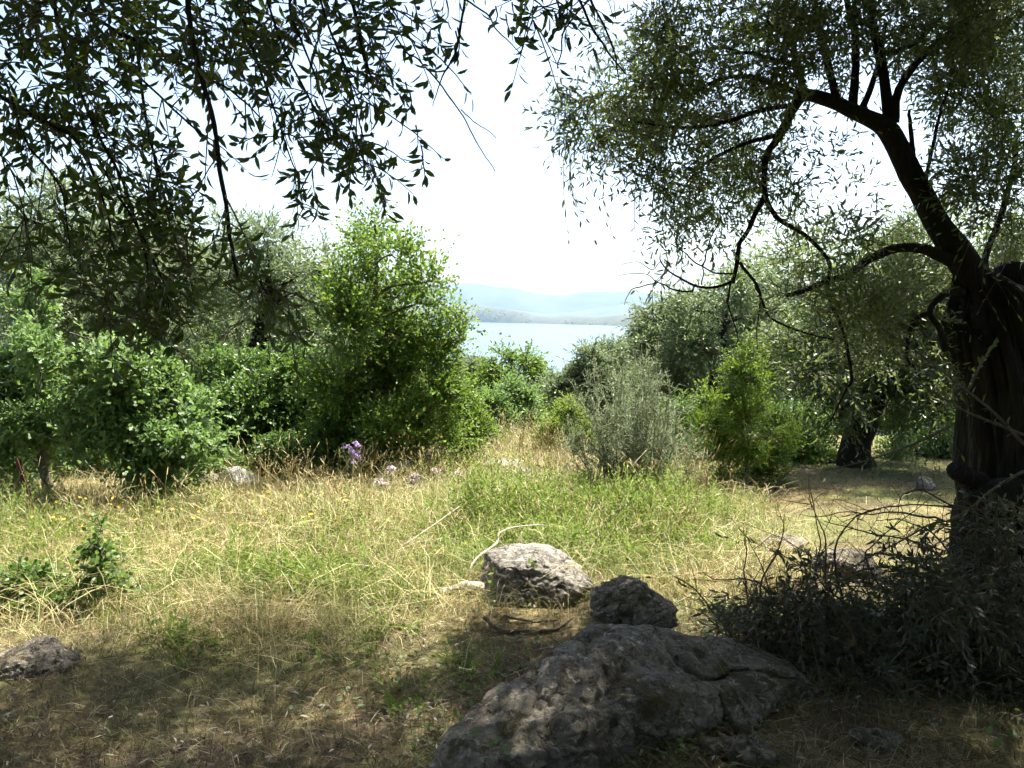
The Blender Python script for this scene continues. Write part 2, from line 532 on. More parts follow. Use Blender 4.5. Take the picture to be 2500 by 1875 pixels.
def tube(pts, radii, n=None, sides=8, rough=0.0, seed=0, wob=0.0):
    n = n or max(4, len(pts) * 3)
    path = catmull(pts, n)
    r = np.interp(np.linspace(0, len(radii) - 1, n), np.arange(len(radii)), radii)
    if wob > 0:
        w = np.stack([fbm(np.stack([np.linspace(0, 5, n), np.full(n, k * 9.1 + seed), np.zeros(n)], -1), 3, seed + k) for k in range(3)], -1)
        w[0] = 0
        path = path + w * wob
    return tubes(path[None], r[None], sides, rough, seed)

def merge(parts):
    """[(V, [polys...])] -> V, [polys...]"""
    Vs, Ps, off = [], {}, 0
    for V, ps in parts:
        Vs.append(V)
        for p in ps:
            if len(p):
                Ps.setdefault(p.shape[1], []).append(p + off)
        off += len(V)
    return np.concatenate(Vs), [np.concatenate(v) for v in Ps.values()]

# leaf outlines: (along, across, up) and polygons
LEAF = {}
LEAF['diamond'] = (np.array([[0, 0, 0], [0.5, -0.5, 0.06], [1, 0, -0.03], [0.5, 0.5, 0.06]]), [np.array([[0, 1, 2], [0, 2, 3]])])
LEAF['lance'] = (np.array([[0, 0, 0], [0.32, -0.46, 0.05], [0.32, 0.46, 0.05], [0.68, -0.40, 0.02], [0.68, 0.40, 0.02], [1, 0, -0.08]]),
                 [np.array([[0, 1, 2], [3, 5, 4]]), np.array([[1, 3, 4, 2]])])
LEAF['near'] = (np.array([[0, 0, 0], [0.09, 0, 0.0], [0.36, -0.46, 0.045], [0.36, 0, 0.0], [0.36, 0.46, 0.045],
                          [0.68, -0.42, 0.02], [0.68, 0, -0.03], [0.68, 0.42, 0.02], [1, 0, -0.12], [0.0, 0.05, 0.0], [0.09, 0.05, 0.0]]),
                [np.array([[1, 2, 3], [1, 3, 4], [5, 8, 6], [6, 8, 7]]), np.array([[2, 5, 6, 3], [3, 6, 7, 4], [0, 1, 10, 9]])])
LEAF['oak'] = (np.array([[0, 0, 0], [0.28, -0.30, 0.03], [0.44, -0.15, 0.02], [0.76, -0.46, 0.04], [1.0, 0, -0.05], [0.76, 0.46, 0.04], [0.44, 0.15, 0.02], [0.28, 0.30, 0.03]]),
               [np.array([[0, 1, 2], [0, 2, 6], [0, 6, 7], [2, 3, 4], [2, 4, 6], [4, 5, 6]])])
LEAF['oval'] = (np.array([[0, 0, 0], [0.25, -0.42, 0.05], [0.7, -0.40, 0.03], [1, 0, -0.05], [0.7, 0.40, 0.03], [0.25, 0.42, 0.05]]),
                [np.array([[0, 1, 5], [2, 3, 4]]), np.array([[1, 2, 4, 5]])])

def leaf_mesh(kind, pos, d, n, L, W):
    T, polys = LEAF[kind]
    d = nrm(d)
    s = nrm(np.cross(n, d))
    u = np.cross(d, s)
    V = pos[:, None, :] + d[:, None, :] * (T[None, :, 0:1] * L[:, None, None]) + s[:, None, :] * (T[None, :, 1:2] * W[:, None, None]) + u[:, None, :] * (T[None, :, 2:3] * L[:, None, None])
    off = (np.arange(len(pos)) * len(T))[:, None, None]
    return V.reshape(-1, 3), [(off + p[None]).reshape(-1, p.shape[1]) for p in polys]

def in_ball(rng, n):
    v = nrm(rng.normal(size=(n, 3)))
    return v * rng.random((n, 1)) ** (1 / 3)

def twig_leaves(rng, Pt, per, L, W, spread=50, jit=0.25, t0=0.12, upn=0.5, pairs=True):
    """leaves set along twig paths Pt (T,K,3)"""
    T, K, _ = Pt.shape
    t = np.linspace(t0, 1.0, per)[None, :] + rng.normal(0, 0.02, (T, per))
    t = np.clip(t, 0, 0.9999) * (K - 1)
    k = t.astype(int)
    f = (t - k)[..., None]
    ii = np.arange(T)[:, None]
    pos = Pt[ii, k] * (1 - f) + Pt[ii, np.minimum(k + 1, K - 1)] * f
    tan = nrm(Pt[ii, np.minimum(k + 1, K - 1)] - Pt[ii, k])
    ref = nrm(rng.normal(size=(T, 1, 3)))
    a = nrm(np.cross(tan, ref))
    b = np.cross(tan, a)
    ph = (np.arange(per) * (math.pi * 0.5 if pairs else 2.4) + (np.arange(per) % 2) * (math.pi * 0.5 if pairs else 0))[None, :, None] + rng.normal(0, jit * 1.3, (T, per, 1))
    side = a * np.cos(ph) + b * np.sin(ph)
    al = np.radians(spread) * (1 - 0.45 * np.linspace(0, 1, per)[None, :, None]) + rng.normal(0, jit * 0.6, (T, per, 1))
    d = tan * np.cos(al) + side * np.sin(al) + rng.normal(0, jit * 0.5, (T, per, 3))
    n = np.cross(d, np.cross(tan, side)) + rng.normal(0, 0.45, (T, per, 3)) + np.array([0, 0, upn])
    Ls = L * rng.uniform(0.65, 1.15, (T, per))
    Ws = W * rng.uniform(0.75, 1.15, (T, per))
    sh = lambda x: x.reshape(-1, 3)
    return sh(pos), sh(d), sh(n), Ls.ravel(), Ws.ravel()

def clump_twigs(rng, clumps, n_twigs, tlen, droop=0.3, up=0.2, subs=7, hollow=0.35, keep=None):
    """clumps: list of (centre, radius(3)) -> twig paths (T,4,3) gathered in uneven sub-clumps"""
    C = np.array([c[0] for c in clumps])
    R = np.array([c[1] for c in clumps])
    wgt = np.array([(c[2] if len(c) > 2 else 1.0) for c in clumps]) * (R.prod(1) ** (2 / 3))
    subC, subR, subW, own = [], [], [], []
    for i in range(len(C)):
        for _ in range(subs):
            v = in_ball(rng, 1)[0]
            v = v * (0.45 + 0.5 * rng.random()) / max(np.linalg.norm(v), 0.3)
            s = rng.uniform(0.22, 0.48)
            subC.append(C[i] + v * R[i] * rng.uniform(0.6, 1.05))
            subR.append(R[i] * s)
            subW.append(wgt[i] / subs * (s / 0.4) ** 2)
            own.append(i)
    subC, subR, subW, own = np.array(subC), np.array(subR), np.array(subW), np.array(own)
    pick = rng.choice(len(subC), n_twigs, p=subW / subW.sum())
    v = in_ball(rng, n_twigs)
    v = v * np.maximum(1, hollow / np.maximum(np.linalg.norm(v, axis=1, keepdims=True), 0.05))
    base = subC[pick] + v * subR[pick]
    out = nrm(nrm((base - C[own[pick]]) / R[own[pick]]) * 0.7 + nrm(v) * 0.6 + rng.normal(0, 0.45, (n_twigs, 3)) + np.array([0, 0, up]))
    ln = tlen * rng.uniform(0.5, 1.25, (n_twigs, 1)) * np.where(rng.random((n_twigs, 1)) < 0.06, rng.uniform(1.5, 2.4, (n_twigs, 1)), 1.0)
    t = np.linspace(0, 1, 4)
    Pt = base[:, None, :] + out[:, None, :] * (ln[:, None, :] * t[None, :, None])
    Pt[:, :, 2] -= droop * ln * t[None, :] ** 2
    Pt += rng.normal(0, 0.02, Pt.shape) * ln[:, None, :] * t[None, :, None]
    return Pt

def view_rank(pos, L):
    """how large a leaf shows in the photograph (0 outside the frame)"""
    q = pos - np.array([0, 0, EYE])
    fwd = q[:, 1] * math.cos(PITCH) - q[:, 2] * math.sin(PITCH)
    upv = q[:, 1] * math.sin(PITCH) + q[:, 2] * math.cos(PITCH)
    px = 1250 + F_PX * q[:, 0] / np.maximum(fwd, 1e-3)
    py = 937.5 - F_PX * upv / np.maximum(fwd, 1e-3)
    ok = (fwd > 0.3) & (px > 10) & (px < 2490) & (py > 10) & (py < 1865)
    return np.where(ok, L / np.maximum(fwd, 0.1), 0)

def add_leaves(parent, kind, mat, lv, n_single=0, name="foliage", seed=0):
    pos, d, n, L, W = lv
    rest = np.ones(len(pos), bool)
    if n_single:
        rk = view_rank(pos, L)
        top = np.argsort(-rk)[:n_single]
        top = top[rk[top] > 0]
        rest[top] = False
        T, polys = LEAF[kind]
        me = bpy.data.meshes.new("leaf")
        faces = [list(map(int, f)) for p in polys for f in p]
        V = T * np.array([1, 0.22, 1])
        me.from_pydata([tuple(v) for v in V], [], faces)
        me.materials.append(mat)
        o0 = WORLD[parent.name]
        dn = nrm(d[top])
        s = nrm(np.cross(n[top], dn))
        u = np.cross(dn, s)
        for i, j in enumerate(top):
            o = bpy.data.objects.new("leaf", me)
            Lj, Wj = float(L[j]), float(W[j])
            m = Matrix(((dn[i][0] * Lj, s[i][0] * Wj / 0.22, u[i][0] * Lj, pos[j][0] - o0[0]),
                        (dn[i][1] * Lj, s[i][1] * Wj / 0.22, u[i][1] * Lj, pos[j][1] - o0[1]),
                        (dn[i][2] * Lj, s[i][2] * Wj / 0.22, u[i][2] * Lj, pos[j][2] - o0[2]), (0, 0, 0, 1)))
            COL.objects.link(o)
            o.parent = parent
            o.matrix_basis = m
    V, ps = leaf_mesh(kind, pos[rest], d[rest], n[rest], L[rest], W[rest])
    o = build(name, V, ps, mat, parent)
    o["kind"] = "stuff"
    return o

def px_clumps(lst, d, rng=None, flat=0.9, dj=0.0):
    """[(px, py, radius px[, weight[, depth offset]])] at depth d -> clumps in metres"""
    out = []
    for c in lst:
        dd = d + (c[4] if len(c) > 4 else 0) + (rng.uniform(-dj, dj) if rng is not None else 0)
        r = c[2] * dd / F_PX
        out.append((P(c[0], c[1], dd), np.array([r, r * flat, r]), c[3] if len(c) > 3 else 1.0))
    return out

def limb_paths(rng, trunk, clumps, sag=0.12):
    """a curved path from the trunk to the heart of each clump"""
    paths = []
    for c in clumps:
        q = c[0]
        best, bd = trunk[0], 1e9
        for p in trunk:
            rise = q[2] - p[2]
            dist = np.linalg.norm(q - p) + (2.0 if rise < 0.0 else 0.0) * max(0.0, -rise + 0.1)
            if dist < bd:
                best, bd = p, dist
        mid = (best + q) / 2 + rng.normal(0, 0.06, 3) * np.linalg.norm(q - best) + np.array([0, 0, sag * np.linalg.norm(q - best)])
        paths.append([best, mid, q])
    return paths

def tree(name, label, base, trunk_px, clumps, leaf, mat, n_twigs, per, L, W, tlen, seed, bark='bark', trunk_r=(0.1, 0.05), droop=0.3, up=0.2,
         spread=50, group=None, cat="tree", n_single=0, twig_show=0.25, limb_r=0.025, subs=7, hollow=0.35, upn=0.5, branchlets=5, pairs=True):
    """a tree: trunk, limbs, twigs and a crown of single leaves"""
    rng = rng_of(seed)
    clumps = [(c_[0], np.maximum(c_[1] * 0.6, c_[1] - 0.42 * tlen)) + tuple(c_[2:]) for c_ in clumps]      # leave room for the twigs
    r = root(name, base, label, cat, group)
    trunk = catmull(np.array(trunk_px), 14)
    V, ps = tube(trunk_px, [trunk_r[0] * (1.9 if trunk_r[0] > 0.09 else 1.35)] + list(np.linspace(trunk_r[0], trunk_r[1], 4)), 16, 9, 0.35, seed, wob=trunk_r[0] * 0.4)
    build("trunk", V, ps, M[bark], r, smooth=True)
    subsb = []
    for i, pth in enumerate(limb_paths(rng, trunk, clumps)):
        rr = limb_r * rng.uniform(0.7, 1.2)
        V, ps = tube(pth, [rr, rr * 0.75, rr * 0.35], 8, 6, 0.2, seed + i, wob=0.03)
        build("limb", V, ps, M[bark], r, smooth=True)
        c = clumps[i]
        for _ in range(branchlets):
            e = c[0] + nrm(rng.normal(size=3)) * c[1] * rng.uniform(0.6, 0.95)
            s = pth[1] * 0.35 + pth[2] * 0.65
            m_ = (s + e) / 2 + rng.normal(0, 0.08, 3) * np.linalg.norm(e - s)
            subsb.append(catmull([s, m_, e], 6))
    Pt = clump_twigs(rng, clumps, n_twigs, tlen, droop, up, subs, hollow)
    parts = []
    if subsb:
        B = np.array(subsb)
        parts.append(tubes(B, np.linspace(limb_r * 0.35, limb_r * 0.12, 6)[None] * np.ones((len(B), 1)), 4))
    k = int(n_twigs * twig_show)
    if k:
        parts.append(tubes(Pt[:k], np.linspace(0.0035, 0.0015, 4)[None] * np.ones((k, 1)), 3))
    if parts:
        V, ps = merge(parts)
        o = build("twigs", V, ps, M['twig'], r)
        o["kind"] = "stuff"
    lv = twig_leaves(rng, Pt, per, L, W, spread, upn=upn, pairs=pairs)
    add_leaves(r, leaf, M[mat], lv, n_single, "crown", seed)
    return r

# ================================================================== THE SETTING
def make_ground():
    xs = np.concatenate([-np.geomspace(420, 9.2, 26), np.arange(-9, 9.01, 0.16), np.geomspace(9.2, 420, 26)])
    ys = np.concatenate([-np.geomspace(60, 0.6, 12), np.arange(-0.5, 16, 0.14), np.geomspace(16.1, 420, 50)])
    X, Y = np.meshgrid(xs, ys)
    V = np.stack([X, Y, gz(X, Y)], -1).reshape(-1, 3)
    ny, nx = X.shape
    i = (np.arange(ny - 1)[:, None] * nx + np.arange(nx - 1)[None, :]).ravel()
    q = np.stack([i, i + 1, i + nx + 1, i + nx], -1)
    tag(build("ground", V, q, M['ground'], smooth=True), kind="structure")
make_ground()

tag(build("sea", [(-15000, 150, SEA_Z), (15000, 150, SEA_Z), (15000, 15000, SEA_Z), (-15000, 15000, SEA_Z)], np.array([[0, 1, 2, 3]]), M['sea']), kind="structure")

def grid_faces(ny, nx):
    i = (np.arange(ny - 1)[:, None] * nx + np.arange(nx - 1)[None, :]).ravel()
    return np.stack([i, i + 1, i + nx + 1, i + nx], -1)

def water_y(px):
    return np.clip(785 + (px - 1120) * 10 / 390.0, 786, 800)

def headland_point(px, t, prof):
    """t from the shore (0) over the crest (0.55) to the back (1)"""
    yw = water_y(px)
    ds = (EYE - SEA_Z) * F_PX / (yw - HOR)
    d = ds * (1 + 0.16 * t)
    crest = P(0, 0, 1)[2] * 0 + EYE + (HOR - prof(px)) / F_PX * ds * 1.09
    up = np.sin(np.clip(t / 0.55, 0, 1) * math.pi / 2) ** 0.9 if t < 0.55 else math.cos((t - 0.55) / 0.45 * math.pi / 2)
    x = (px - 1250) / F_PX * d
    z = SEA_Z + (crest - SEA_Z) * up
    return x, d, z

def prof_head(px):
    return np.interp(px, [300, 600, 900, 1040, 1110, 1180, 1250, 1330, 1400, 1460, 1530, 1650, 1800, 2100, 2400],
                     [772, 748, 755, 752, 744, 746, 755, 773, 771, 774, 769, 764, 757, 766, 760])

def ridge(name, fn, px0, px1, n, m, mat, seed, rough):
    pxs = np.linspace(px0, px1, n)
    ts = np.linspace(0, 1, m)
    V = np.array([[fn(p, t) for p in pxs] for t in ts])
    amp = (V[..., 2] - SEA_Z) * rough
    V[..., 2] += fbm(np.stack([V[..., 0] / 260, V[..., 1] / 260, V[..., 2] * 0], -1), 5, seed) * amp
    V[0, :, 2] = SEA_Z - 3
    V[-1, :, 2] = SEA_Z - 3
    return tag(build(name, V.reshape(-1, 3), grid_faces(m, n), mat, smooth=True), kind="structure")

ridge("far_shore_hills", lambda p, t: headland_point(p, t, prof_head), 250, 2450, 260, 18, M['far_hill'], 3, 0.07)

def mountain_fn(d, xs, ys):
    def f(px, t):
        crest = EYE + (HOR - float(np.interp(px, xs, ys))) / F_PX * d
        up = math.sin(min(t / 0.6, 1) * math.pi / 2) if t < 0.6 else math.cos((t - 0.6) / 0.4 * math.pi / 2)
        dd = d * (0.88 + 0.2 * t)
        return (px - 1250) / F_PX * dd, dd, SEA_Z + (crest - SEA_Z) * up
    return f
ridge("mountains", mountain_fn(13000, [-300, 200, 500, 800, 1000, 1110, 1150, 1210, 1270, 1310, 1370, 1430, 1550, 1650, 1800, 2100, 2500, 2900],
      [730, 700, 720, 690, 705, 694, 690, 700, 707, 718, 722, 712, 712, 724, 705, 720, 700, 715]), -300, 2900, 320, 20, M['mountain'], 8, 0.035)
ridge("mountains", mountain_fn(11000, [-300, 300, 700, 1000, 1120, 1250, 1330, 1400, 1480, 1560, 1650, 1750, 1900, 2200, 2600],
      [740, 735, 745, 738, 742, 757, 766, 762, 748, 736, 728, 735, 738, 730, 742]), -300, 2600, 260, 18, M['mountain'], 21, 0.03)

# the wooded point that shows beside the olive crown, closer across the water
def point_fn(px, t):
    d = 900 * (1 + 0.35 * t)
    crest = EYE + (HOR - float(np.interp(px, [1485, 1495, 1515, 1540, 1600, 1800, 2500], [893, 850, 828, 822, 812, 800, 780]))) / F_PX * 1050
    up = math.sin(min(t / 0.5, 1) * math.pi / 2) if t < 0.5 else math.cos((t - 0.5) / 0.5 * math.pi / 2)
    return (px - 1250) / F_PX * d, d, SEA_Z + (crest - SEA_Z) * up
ridge("wooded_hill", point_fn, 1485, 2600, 160, 22, M['wood_hill'], 31, 0.10)

# little houses along the far shore
def make_houses():
    rng = rng_of(77)
    w, l, h, g = 4.0, 5.5, 5.0, 1.8
    V = np.array([[-l, -w, -4], [l, -w, -4], [l, w, -4], [-l, w, -4], [-l, -w, h], [l, -w, h], [l, w, h], [-l, w, h], [-l, 0, h + g], [l, 0, h + g]])
    walls = [np.array([[0, 1, 5, 4], [1, 2, 6, 5], [2, 3, 7, 6], [3, 0, 4, 7]]), np.array([[4, 7, 8], [5, 9, 6]])]
    e = 0.6
    Rv = np.array([[-l - e, -w - e, h - .4], [l + e, -w - e, h - .4], [l + e, 0, h + g + .2], [-l - e, 0, h + g + .2], [l + e, w + e, h - .4], [-l - e, w + e, h - .4]])
    rf = [np.array([[0, 1, 2, 3], [3, 2, 4, 5]])]
    me_w = me_r = None
    for k in range(46):
        px = rng.normal(1215, 45) if k < 38 else rng.uniform(1380, 1500)
        t = rng.uniform(0.03, 0.28) if k < 38 else rng.uniform(0.02, 0.08)
        if px < 1130:
            px = 1130 + rng.uniform(0, 60)
        x, y, z = headland_point(px, t, prof_head)
        r = root("house", (x, y, z), "tiny white house on the far shore below the hills", "house", "houses of the village across the water")
        if me_w is None:
            a = build("wall", V + np.array([x, y, z]), walls, M['house'], r)
            b = build("roof", Rv + np.array([x, y, z]), rf, M['roof'], r)
            me_w, me_r = a.data, b.data
        else:
            for nme, me in (("wall", me_w), ("roof", me_r)):
                o = bpy.data.objects.new(nme, me)
                COL.objects.link(o)
                o.parent = r
        r.rotation_euler = (0, 0, rng.uniform(0, 3.1))
make_houses()

# a small motor boat out on the water
def make_boat():
    d = (EYE - SEA_Z) * F_PX / (838 - HOR)
    c = np.array([(1398 - 1250) / F_PX * d, d, SEA_Z])
    r = root("motor_boat", c, "tiny white motor boat out on the pale water", "boat")
    st = np.linspace(-4.5, 5, 9)
    wd = np.array([1.4, 1.6, 1.7, 1.75, 1.7, 1.5, 1.15, 0.6, 0.05])
    rows = []
    for s, w in zip(st, wd):
        rise = 0.9 + 0.5 * max(0, s / 5) ** 2
        rows.append([[s, -w, rise], [s, -w * 0.75, 0.1], [s, 0, -0.3], [s, w * 0.75, 0.1], [s, w, rise], [s, 0, rise - 0.1]])
    V = np.array(rows)
    n = 6
    q = []
    for i in range(8):
        for j in range(n):
            q.append([i * n + j, i * n + (j + 1) % n, (i + 1) * n + (j + 1) % n, (i + 1) * n + j])
    build("hull", V.reshape(-1, 3) + c, np.array(q), M['boat'], r, smooth=True)
    b = np.array([[-1.5, -1, .8], [1.4, -1, .8], [1.4, 1, .8], [-1.5, 1, .8], [-1.2, -.8, 2.1], [.6, -.8, 2.1], [.6, .8, 2.1], [-1.2, .8, 2.1]])
    f = np.array([[0, 1, 5, 4], [1, 2, 6, 5], [2, 3, 7, 6], [3, 0, 4, 7], [4, 5, 6, 7]])
    build("cabin", b + c, f, M['boat'], r)
    r.rotation_euler = (0, 0, 0.2)
make_boat()

# ================================================================== ROCKS
import bmesh
_ICO = {}
def ico(n):
    if n not in _ICO:
        bm = bmesh.new()
        bmesh.ops.create_icosphere(bm, subdivisions=n, radius=1.0)
        _ICO[n] = (np.array([v.co[:] for v in bm.verts]), np.array([[v.index for v in f.verts] for f in bm.faces]))
        bm.free()
    return _ICO[n]

def rock(name, label, c, dims, seed, mat, sub=5, facets=14, rot=0.0, rough=0.12, pits=0.05, group=None, tilt=(0, 0), fscale=1.0, soft=16, planes=()):
    rng = rng_of(seed)
    D, Fc = ico(sub)
    n = nrm(rng.normal(size=(facets, 3)))
    h = rng.uniform(0.72, 1.0, facets)
    if planes:
        n = np.concatenate([n, nrm(np.array([p_[:3] for p_ in planes], float))])
        h = np.concatenate([h * 1.15, [p_[3] for p_ in planes]])
    k = np.maximum(D @ n.T, 1e-3) / h
    r = 1.0 / (np.sum(k ** soft, 1) ** (1.0 / soft))
    r = np.minimum(r, 1.25)
    V = D * r[:, None]
    q = V * 1.7 * fscale + seed * 3.1
    V = V * (1 + rough * fbm(q, 5, seed, 0.55))[:, None]
    crack = np.exp(-(np.abs(fbm(V * np.array([2.2, 2.2, 3.4]) * fscale + seed, 3, seed + 5)) / 0.05) ** 2)
    knob = fbm(V * 5.5 * fscale + seed, 4, seed + 7, 0.6)
    V = V * (1 - pits * 0.9 * crack + pits * 0.45 * knob)[:, None]
    fine = fbm(V * 15 * fscale + seed, 3, seed + 9)
    V = V * (1 + pits * 0.22 * fine)[:, None]
    V = V * np.array(dims)
    cx, sx = math.cos(tilt[0]), math.sin(tilt[0])
    cy_, sy = math.cos(tilt[1]), math.sin(tilt[1])
    V = V @ np.array([[1, 0, 0], [0, cx, sx], [0, -sx, cx]]) @ np.array([[cy_, 0, -sy], [0, 1, 0], [sy, 0, cy_]])
    cz, sz = math.cos(rot), math.sin(rot)
    V = V @ np.array([[cz, sz, 0], [-sz, cz, 0], [0, 0, 1]])
    o = build(name, V + np.array(c), [Fc], M[mat], smooth=True, origin=c)
    return tag(o, label, "rock", group)

def rock_px(name, label, px, py, wpx, hpx, seed, mat, deep=0.8, sink=0.3, **kw):
    """rock standing on the ground at pixel (px, py = its foot), wpx wide and hpx high in photo pixels"""
    g = G(px, py)
    s = g[1] / F_PX
    w, h = wpx * s, hpx * s
    return rock(name, label, (g[0], g[1] + w * deep * 0.35, g[2] + h * (0.5 - sink * 0.5)), (w / 2, w / 2 * deep, h * (0.5 + sink * 0.55)), seed, mat, **kw)

# the big boulder: a long back sloping from lower left to upper right
def big_boulder():
    crest = np.array([P(*q) for q in ((1045, 1850, 2.70), (1100, 1775, 2.80), (1172, 1695, 2.93), (1265, 1628, 3.08), (1320, 1582, 3.16), (1395, 1545, 3.28), (1480, 1522, 3.40), (1600, 1522, 3.50), (1720, 1536, 3.56), (1820, 1556, 3.60), (1900, 1590, 3.62), (1950, 1640, 3.60), (1980, 1710, 3.58))])
    nu, nv = 180, 96
    C = catmull(crest, nu)
    u = np.linspace(0, 1, nu)
    wf = np.interp(u, [0, .12, .35, .6, .8, 1], [.05, .24, .52, .50, .30, .10])
    wb = np.interp(u, [0, .12, .35, .6, .8, 1], [.04, .10, .20, .26, .24, .10])
    v = np.linspace(0, 1, nv)
    # section: forward distance and height (share of the crest height) from the front foot over the back
    sx = np.interp(v, [0, .16, .30, .42, .52, .62, .74, .86, 1], [1.0, 1.05, 1.02, .94, .74, .30, -.25, -.8, -1.0])
    sz = np.interp(v, [0, .16, .30, .42, .52, .62, .74, .86, 1], [-.5, -.05, .42, .70, .86, .985, .93, .45, -.5])
    g = gz(C[:, 0], C[:, 1])
    Hh = (C[:, 2] - g)[:, None]
    dirn = nrm(np.stack([np.full(nu, .30), np.full(nu, -1.0)], -1))
    off = np.where(sx[None] > 0, wf[:, None] * sx[None], wb[:, None] * sx[None])
    V = np.stack([C[:, None, 0] + dirn[:, None, 0] * off, C[:, None, 1] + dirn[:, None, 1] * off, g[:, None] + Hh * sz[None] - 0.03], -1)
    cen = np.stack([C[:, 0] + .05, C[:, 1] - wf * .4, g + Hh[:, 0] * .2], -1)[:, None]
    n = nrm(V - cen)
    big = fbm(V * 3.2, 3, 91)
    rid = 1 - np.abs(fbm(V * np.array([5, 6, 9]), 4, 93))
    fine = fbm(V * 24, 4, 95)
    led = np.abs(fbm(V * np.array([3, 3, 14]), 3, 98))
    env = np.interp(v, [0, .1, .9, 1], [.3, 1, 1, .3])[None] * np.interp(u, [0, .1, .9, 1], [.4, 1, 1, .4])[:, None]
    V = V + n * ((.07 * big + .035 * (rid - .75) + .013 * fine + .007 * fbm(V * 55, 2, 97) - .06 * led - .035 * np.exp(-(np.abs(fbm(V * np.array([4, 4, 6]), 3, 99)) / .035) ** 2)) * env)[..., None]
    i = (np.arange(nu - 1)[:, None] * nv + np.arange(nv - 1)[None, :]).ravel()
    q = np.stack([i, i + 1, i + nv + 1, i + nv], -1)
    ends = [np.arange(nv)[None], (np.arange(nv) + (nu - 1) * nv)[None, ::-1]]
    o = build("boulder", V.reshape(-1, 3), [q] + ends, M['rock_dark'], smooth=True, origin=crest[5])
    tag(o, "large dark boulder with a rounded back sloping to the bottom edge", "rock")
big_boulder()
rock("boulder", "grey stone lump perched behind the top of the large dark boulder", P(1550, 1482, 3.75), (0.19, 0.15, 0.115), 23, 'rock_dark', sub=6, facets=14, rough=0.16, pits=0.13, fscale=1.0, soft=30,
     planes=[(-.6, -.3, .7, .72), (.8, -.2, .55, .70), (0, -.9, .4, .8)])
rock_px("rock", "sunlit craggy limestone rock in the grass with a pale log beside it", 1308, 1480, 300, 132, 41, 'rock', deep=0.75, sink=0.3, sub=6, facets=9, rough=0.13, pits=0.15, fscale=1.0, soft=34,
        planes=[(-.95, -.25, .25, .74), (-.3, -.1, .93, .66), (.66, -.1, .72, .52), (.12, -.95, .28, .74), (-.4, -.85, .3, .78), (.5, -.7, .5, .70), (.1, .1, 1, .78), (.9, -.2, .2, .88)])
rock_px("rock", "small pale stone in short grass beyond the perched boulder", 1632, 1418, 48, 36, 47, 'rock', sub=4)
rock_px("rock", "grey stone block at the foot of the bushes by the dry stalks", 576, 1195, 88, 46, 53, 'rock_white', sub=4, facets=7, rough=0.05, deep=0.6)
rock_px("rock", "low grey stone beside the block at the foot of the bushes", 515, 1185, 50, 26, 55, 'rock', sub=4)
rock_px("rock", "flat whitish rock on the grassy rise, the upper of two", 1232, 1148, 85, 24, 59, 'rock_white', sub=4, deep=0.9)
rock_px("rock", "flat whitish rock on the grassy rise, the lower of two", 1278, 1172, 60, 28, 61, 'rock_white', sub=4, deep=0.9)
rock_px("rock", "pale rock poking out of the mown clearing behind the cut branches", 1915, 1352, 120, 32, 67, 'rock_dark', sub=5, rough=0.18)
rock_px("rock", "rounded grey rock half hidden behind bare twigs of the branch heap", 2075, 1415, 150, 60, 71, 'rock_dark', sub=5, rough=0.22, pits=.12, facets=9)
rock_px("rock", "small pale rock at the far edge of the mown clearing", 2262, 1200, 46, 32, 73, 'rock', sub=4)
rock_px("rock", "pale dusty rock at the left edge under the brambles", 30, 1652, 210, 46, 79, 'rock_dark', sub=5, rough=0.28, sink=0.8, pits=.16, facets=9)
rock_px("rock", "mossy stone with a pale crest below the large boulder", 1790, 1775, 150, 80, 83, 'rock_dark', sub=5, rough=0.25, pits=0.16, sink=.5, facets=9)
rock_px("rock", "pale grey stone at the bottom edge right of the large boulder", 1815, 1868, 165, 46, 89, 'rock_dark', sub=5, rough=0.28, pits=0.16, sink=.6, facets=9)
rock_px("rock", "half buried dark stone near the lower right corner", 2150, 1835, 130, 30, 97, 'rock_dark', sub=5, rough=.25, sink=.8, pits=.14)

# ================================================================== SUNLIT AND FAR TREES
def gpt(px, d):
    """ground point d metres ahead in the direction of pixel column px"""
    x = (px - 1250) / F_PX * d
    return at_ground(x, d)

def trunk_px(pts, d, base_px):
    b = gpt(base_px, d)
    b[2] -= 0.1
    return [b] + [P(p[0], p[1], d) for p in pts]

# young broadleaf tree in the middle
d = 9.3
c = px_clumps([(915, 545, 42), (890, 610, 62), (960, 625, 60), (1010, 615, 30, .6), (1040, 690, 60), (870, 700, 85), (975, 730, 95), (1085, 745, 45), (1115, 800, 38, .8), (840, 810, 95), (955, 850, 110),
               (1060, 850, 75), (830, 920, 95), (945, 960, 110), (1050, 960, 85), (850, 1030, 95), (960, 1065, 95), (1060, 1050, 70), (860, 1110, 70), (940, 1130, 60)], d, rng_of(1), dj=0.5)
tree("broadleaf_tree", "dense bright green young tree standing left of the gap with the sea", gpt(905, d), trunk_px([(905, 1050), (900, 880), (915, 700), (915, 570)], d, 905), c,
     'diamond', 'broad', 5200, 9, 0.053, 0.031, 0.30, 101, bark='bark_grey', trunk_r=(0.06, 0.015), droop=0.05, up=0.45, twig_show=0.14, limb_r=0.018, pairs=False)
d = 10.2
c = px_clumps([(1110, 960, 45), (1140, 1010, 50), (1105, 1050, 50), (1160, 1050, 38), (1130, 1090, 45)], d, rng_of(2), dj=0.25)
tree("green_shrub", "small green shrub at the right foot of the young broadleaf tree", gpt(1125, d), trunk_px([(1125, 1080), (1120, 1000)], d, 1125), c,
     'diamond', 'broad', 1500, 9, 0.045, 0.023, 0.25, 102, bark='bark_grey', trunk_r=(0.025, 0.008), droop=0.05, up=0.45, limb_r=0.01, cat="shrub", pairs=False)

